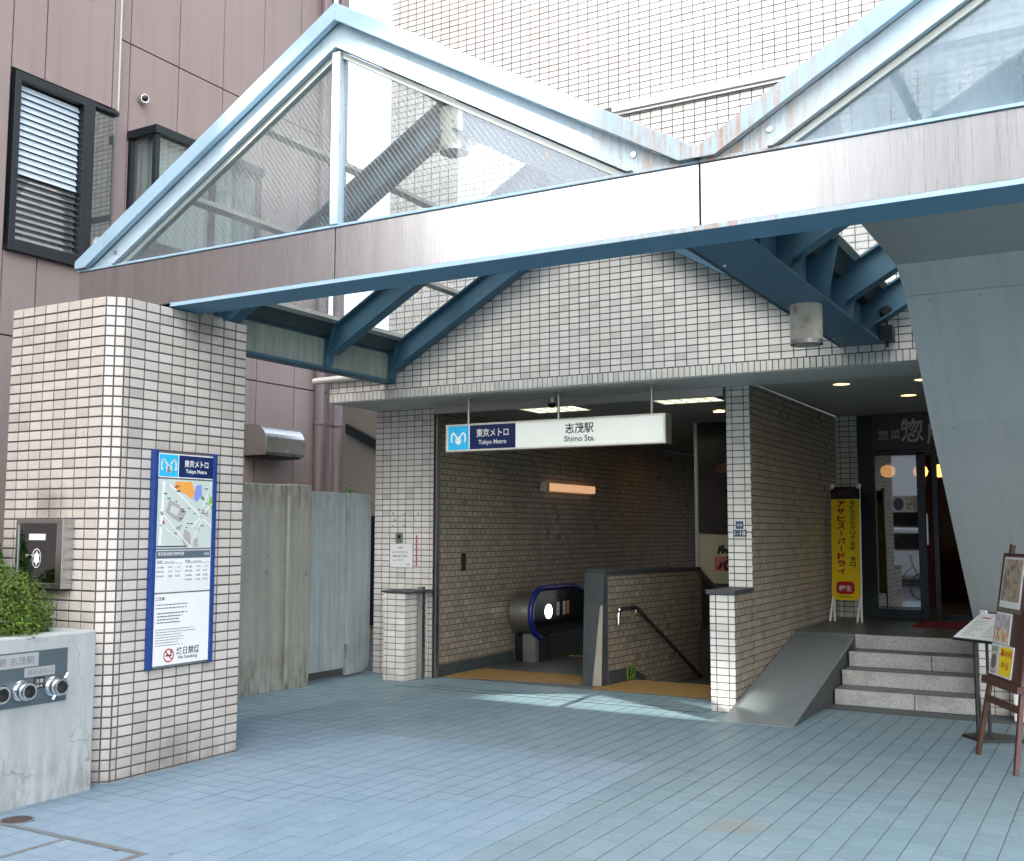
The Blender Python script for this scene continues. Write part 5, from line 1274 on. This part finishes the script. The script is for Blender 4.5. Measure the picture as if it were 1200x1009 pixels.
# inner frames
FRY = [6.3, 7.7, 8.70]
def ibeam(mb, p, q_, dpt, wd):
    p, q_ = Vector(p), Vector(q_); d = (q_-p).normalized(); up = Y.cross(d).normalized()
    if up.z < 0: up = -up
    for o_, w_, h_ in ((dpt/2-.008, wd, .016), (-dpt/2+.008, wd, .016), (0, .018, dpt-.03)):
        mb.bar(p+up*o_, q_+up*o_, w_, h_, tuple(up))
for y_ in FRY:
    for ap, x0, x1 in ((XA, XL+.08, XV-.08), (XA2, XV+.08, XR-.08)):
        for xe in (x0, x1):
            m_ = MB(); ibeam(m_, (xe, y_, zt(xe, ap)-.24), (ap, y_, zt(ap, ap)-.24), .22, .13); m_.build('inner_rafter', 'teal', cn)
# purlins + eaves bars
def purl(ap, x_, nm='purlin'):
    s_ = -SL if x_ > ap else SL
    z_ = zt(x_, ap)-.10; p = Vector((x_, CY+.05, z_)); q_ = Vector((x_, 8.79, z_)); up = Vector((-s_, 0, 1)).normalized()
    MB().bar(p, q_, .05, .05, tuple(up)).build(nm, plain('purlin_grey', (.36, .37, .34), .4, .4), cn)
for ap, x0, x1 in ((XA, XL, XV), (XA2, XV, XR)):
    hs_ = ap-x0
    for k in (.09, .37, .655, .97):
        for sg in (-1, 1): purl(ap, ap+sg*hs_*(1-k))
    ks = [.06, .37, .655, .985]
    ysg = [CY+.05]+FRY+[8.79]
    for sg in (-1, 1):
        for i in range(3):
            for j in range(len(ysg)-1):
                if ysg[j+1]-ysg[j] < .2: continue
                xa, xb = ap+sg*hs_*(1-ks[i]), ap+sg*hs_*(1-ks[i+1])
                za, zb = zt(xa, ap)-.065, zt(xb, ap)-.065
                ya_, yb_ = ysg[j]+.012, ysg[j+1]-.012
                MB().hexa([(xa, ya_, za), (xb, ya_, zb), (xb, yb_, zb), (xa, yb_, za)], [(xa, ya_, za+.007), (xb, ya_, zb+.007), (xb, yb_, zb+.007), (xa, yb_, za+.007)]).build('roof_pane', 'roofglass', cn)
    MB().bar((ap, CY+.05, 4.78), (ap, 8.79, 4.78), .10, .03).build('ridge_cap', 'web', cn)
# left edge girder with grey-green lining, bottom flange, gutter and gussets
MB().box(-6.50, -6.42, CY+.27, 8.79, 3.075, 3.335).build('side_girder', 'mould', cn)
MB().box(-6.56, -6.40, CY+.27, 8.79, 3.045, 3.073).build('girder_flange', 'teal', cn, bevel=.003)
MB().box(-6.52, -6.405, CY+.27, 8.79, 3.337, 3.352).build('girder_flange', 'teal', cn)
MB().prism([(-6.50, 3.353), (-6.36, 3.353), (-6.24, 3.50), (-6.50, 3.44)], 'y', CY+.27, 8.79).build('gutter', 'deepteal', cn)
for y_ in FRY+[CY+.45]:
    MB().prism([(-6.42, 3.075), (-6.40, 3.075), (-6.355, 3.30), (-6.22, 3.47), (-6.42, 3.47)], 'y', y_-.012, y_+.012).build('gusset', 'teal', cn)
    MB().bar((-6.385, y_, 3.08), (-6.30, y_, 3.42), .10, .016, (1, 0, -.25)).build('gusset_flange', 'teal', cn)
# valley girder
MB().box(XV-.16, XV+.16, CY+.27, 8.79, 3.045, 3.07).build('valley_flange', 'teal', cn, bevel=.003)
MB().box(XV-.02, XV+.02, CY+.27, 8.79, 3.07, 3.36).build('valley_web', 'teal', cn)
MB().prism([(XV-.22, 3.50), (XV-.10, 3.36), (XV+.10, 3.36), (XV+.22, 3.50)], 'y', CY+.27, 8.79).build('gutter', 'deepteal', cn)
MB().box(XV-.175, XV-.16, CY+.27, 8.79, 3.04, 3.085).build('flange_edge', 'deepteal', cn)
for y_ in FRY+[CY+.5, 7.0]:
    MB().prism([(XV-.155, 3.07), (XV+.155, 3.07), (XV+.24, 3.48), (XV-.24, 3.48)], 'y', y_-.01, y_+.01).build('gusset', 'teal', cn)
bo_ = MB()
for k in range(11):
    if k % 4 == 1: bo_.lathe([(.012, 0), (.010, -.010)], (XV-.12, 5.4+k*.33, 3.045), n=6)
for y_ in FRY:
    for z_ in (3.14, 3.2, 3.26): bo_.lathe([(.012, 0), (.010, .012)], (-6.395, y_+.05, z_), (1, 0, 0), 6)
bo_.build('bolts', 'satin', cn, kind='stuff')
# hanging lamps
def can(x_, y_, z0_, z1_, lb, mt):
    t = thing('canopy_lamp', lb, 'lamp', (x_, y_, z1_), 'cylindrical lamps under the canopy')
    MB().lathe([(.105, z1_-.0), (.105, z0_), (.092, z0_), (.09, z0_+.05)], (x_, y_, 0), n=28, cap=False).lathe([(.0, z1_), (.105, z1_)], (x_, y_, 0), n=28, cap=False).build('shade', mt, t, smooth=True)
    MB().lathe([(.0, z0_+.045), (.09, z0_+.04)], (x_, y_, 0), n=24, cap=False).build('reflector', 'chrome', t, recalc=False)
    MB().lathe([(.106, z0_), (.106, z0_+.03), (.09, z0_+.03), (.09, z0_), (.106, z0_)], (x_, y_, 0), n=28, cap=False).build('rim', 'satin', t)
    return t
def rustycan():
    n = NT('stained_cream_can'); p = n.pos(); c = n.mix(n.noise(n.mapping(p, (6, 6, 1.5)), 2, 5), (.60, .53, .41), (.74, .70, .58))
    r_ = n.ramp(n.noise(n.mapping(p, (5, 5, 4)), 3, 6), [(.52, 0.), (.68, 1.)]); c = n.mix(n.math('MULTIPLY', r_, .6), c, (.22, .12, .05)); return n.set(c, .5)
M['can'] = rustycan()
can(XV, 7.04, 2.78, 3.045, 'stained cream cylindrical lamp under the dark blue valley beam', 'can')
t = can(XA, 6.33, 4.28, 4.60, 'pale cylindrical lamp hanging under the canopy ridge behind the glass', 'offwhite')
# odd fittings
tag(MB().tube([(-7.45, 8.76, 3.13), (-6.62, 8.76, 3.145)], .035, 12).build('white_pipe', 'offwhite', smooth=True), 'short white pipe end poking out beside the left canopy beam', 'pipe')
wf = thing('wall_floodlight', 'small dark floodlight and bracket on the tiles above the porch', 'floodlight', (-1.57, 8.75, 3.2))
MB().lathe([(.05, -.03), (.055, .0), (.03, .05)], (-1.57, 8.70, 3.28), (0, -1, 0)).build('head', 'black', wf, smooth=True); MB().box(-1.63, -1.52, 8.66, 8.79, 3.05, 3.17).build('box', 'frame', wf, bevel=.006); MB().tube([(-1.57, 8.72, 3.0), (-1.57, 8.72, 3.3)], .01, 8).build('bracket', 'frame', wf)
tag(MB().tube([(-1.05, 8.72, 5.5), (-1.05, 8.72, 8.5)], .05, 10).build('rusty_pipe', plain('rusty_pipe', (.22, .085, .04), .8, 0, .4)), 'rusty downpipe on the upper tiled facade above the canopy', 'pipe')

# ================================================================== across the street (seen in reflections; tower top shaped to block the sun)
ob = thing('opposite_building', 'pale office block across the street, shaped to block the sun, mirrored in the shop door', 'building', (-1.5, -16, 0))
MB().box(-8.2, 5.5, -24, -16, 0, 25.02).build('wall', 'stcolor', ob)  # wall top set so the sun is blocked below the gap
for fl in range(7):
    for k in range(5):
        x_ = -7.6+k*2.6; z_ = 1.2+fl*3.2
        f = MB().box(x_, x_+1.9, -16.02, -15.96, z_, z_+1.6).build('window', 'frame', ob); MB().box(x_+.06, x_+1.84, -15.955, -15.945, z_+.06, z_+1.54).build('pane', 'gloss', f)
MB().box(-8.2, 5.5, -16.6, -16.2, 26.45, 34.5).build('roof_sun_blocker', 'white', ob)  # made-up panel that blocks the sun above the gap
MB().box(-8.2, -3.25, -16.6, -16.2, 25.02, 26.45).box(-.65, 5.5, -16.6, -16.2, 25.02, 26.45).build('roof_gap_blocker', 'stcolor', ob)  # added blocks that limit the sun gap on both sides
nb_ = thing('pale_block', 'wide pale block across the street to the left', 'building', (-20, -17, 0))
MB().box(-40, -9.5, -24, -16.5, 0, 8.2).build('wall', plain('pale_wall', (.66, .65, .62), .8), nb_)
MB().prism([(-24.3, 8.2), (-16.2, 8.2), (-20, 9.4)], 'x', -40, -9.5).build('roof', plain('grey_roof', (.2, .2, .21), .7), nb_)
for k in range(14): MB().box(-38+(k%7)*4, -36.4+(k%7)*4, -16.52, -16.46, 1.2+(k//7)*2.9, 2.6+(k//7)*2.9).build('window', 'frame', nb_)
vn = thing('white_van', 'white van parked across the street, mirrored in the shop door', 'van', (-6.2, -9.5, -.12))
MB().prism([(-7.9, .15), (-4.4, .15), (-4.35, .7), (-4.6, .85), (-5.3, 1.65), (-7.9, 1.7)], 'y', -10.3, -8.8).build('body', 'white', vn, bevel=.06)
MB().prism([(-7.7, .98), (-5.0, .98), (-5.4, 1.5), (-7.7, 1.5)], 'y', -8.8, -8.79).build('side_window', 'gloss', vn)
for x_ in (-7.2, -5.1):
    for y_ in (-10.2, -8.9): MB().lathe([(.28, -.09), (.3, 0), (.28, .09)], (x_, y_, .18), (0, 1, 0)).build('wheel', 'rubber', vn)
bc = thing('bicycle', 'parked bicycle mirrored in the shop door glass', 'bicycle', (-4.6, .4, 0))
for x_ in (-5.0, -3.98):
    wv = [(x_+.3*math.cos(a*math.pi/12), .4, .31+.3*math.sin(a*math.pi/12)) for a in range(25)]
    MB().tube(wv, .018, 6).build('wheel', 'rubber', bc)
MB().tube([(-5.0, .4, .31), (-4.65, .4, .30), (-4.2, .4, .78), (-4.75, .4, .75), (-4.65, .4, .30)], .016, 6).tube([(-3.98, .4, .31), (-4.2, .4, .78), (-4.25, .4, .98)], .016, 6).tube([(-5.0, .4, .31), (-4.75, .4, .75), (-4.8, .4, .92)], .016, 6).build('frame', 'teal', bc)
MB().tube([(-4.25, .15, 1.0), (-4.25, .65, 1.0)], .012, 6).build('handlebar', 'chrome', bc); MB().box(-4.93, -4.68, .33, .47, .92, .97).build('saddle', 'black', bc, bevel=.02)
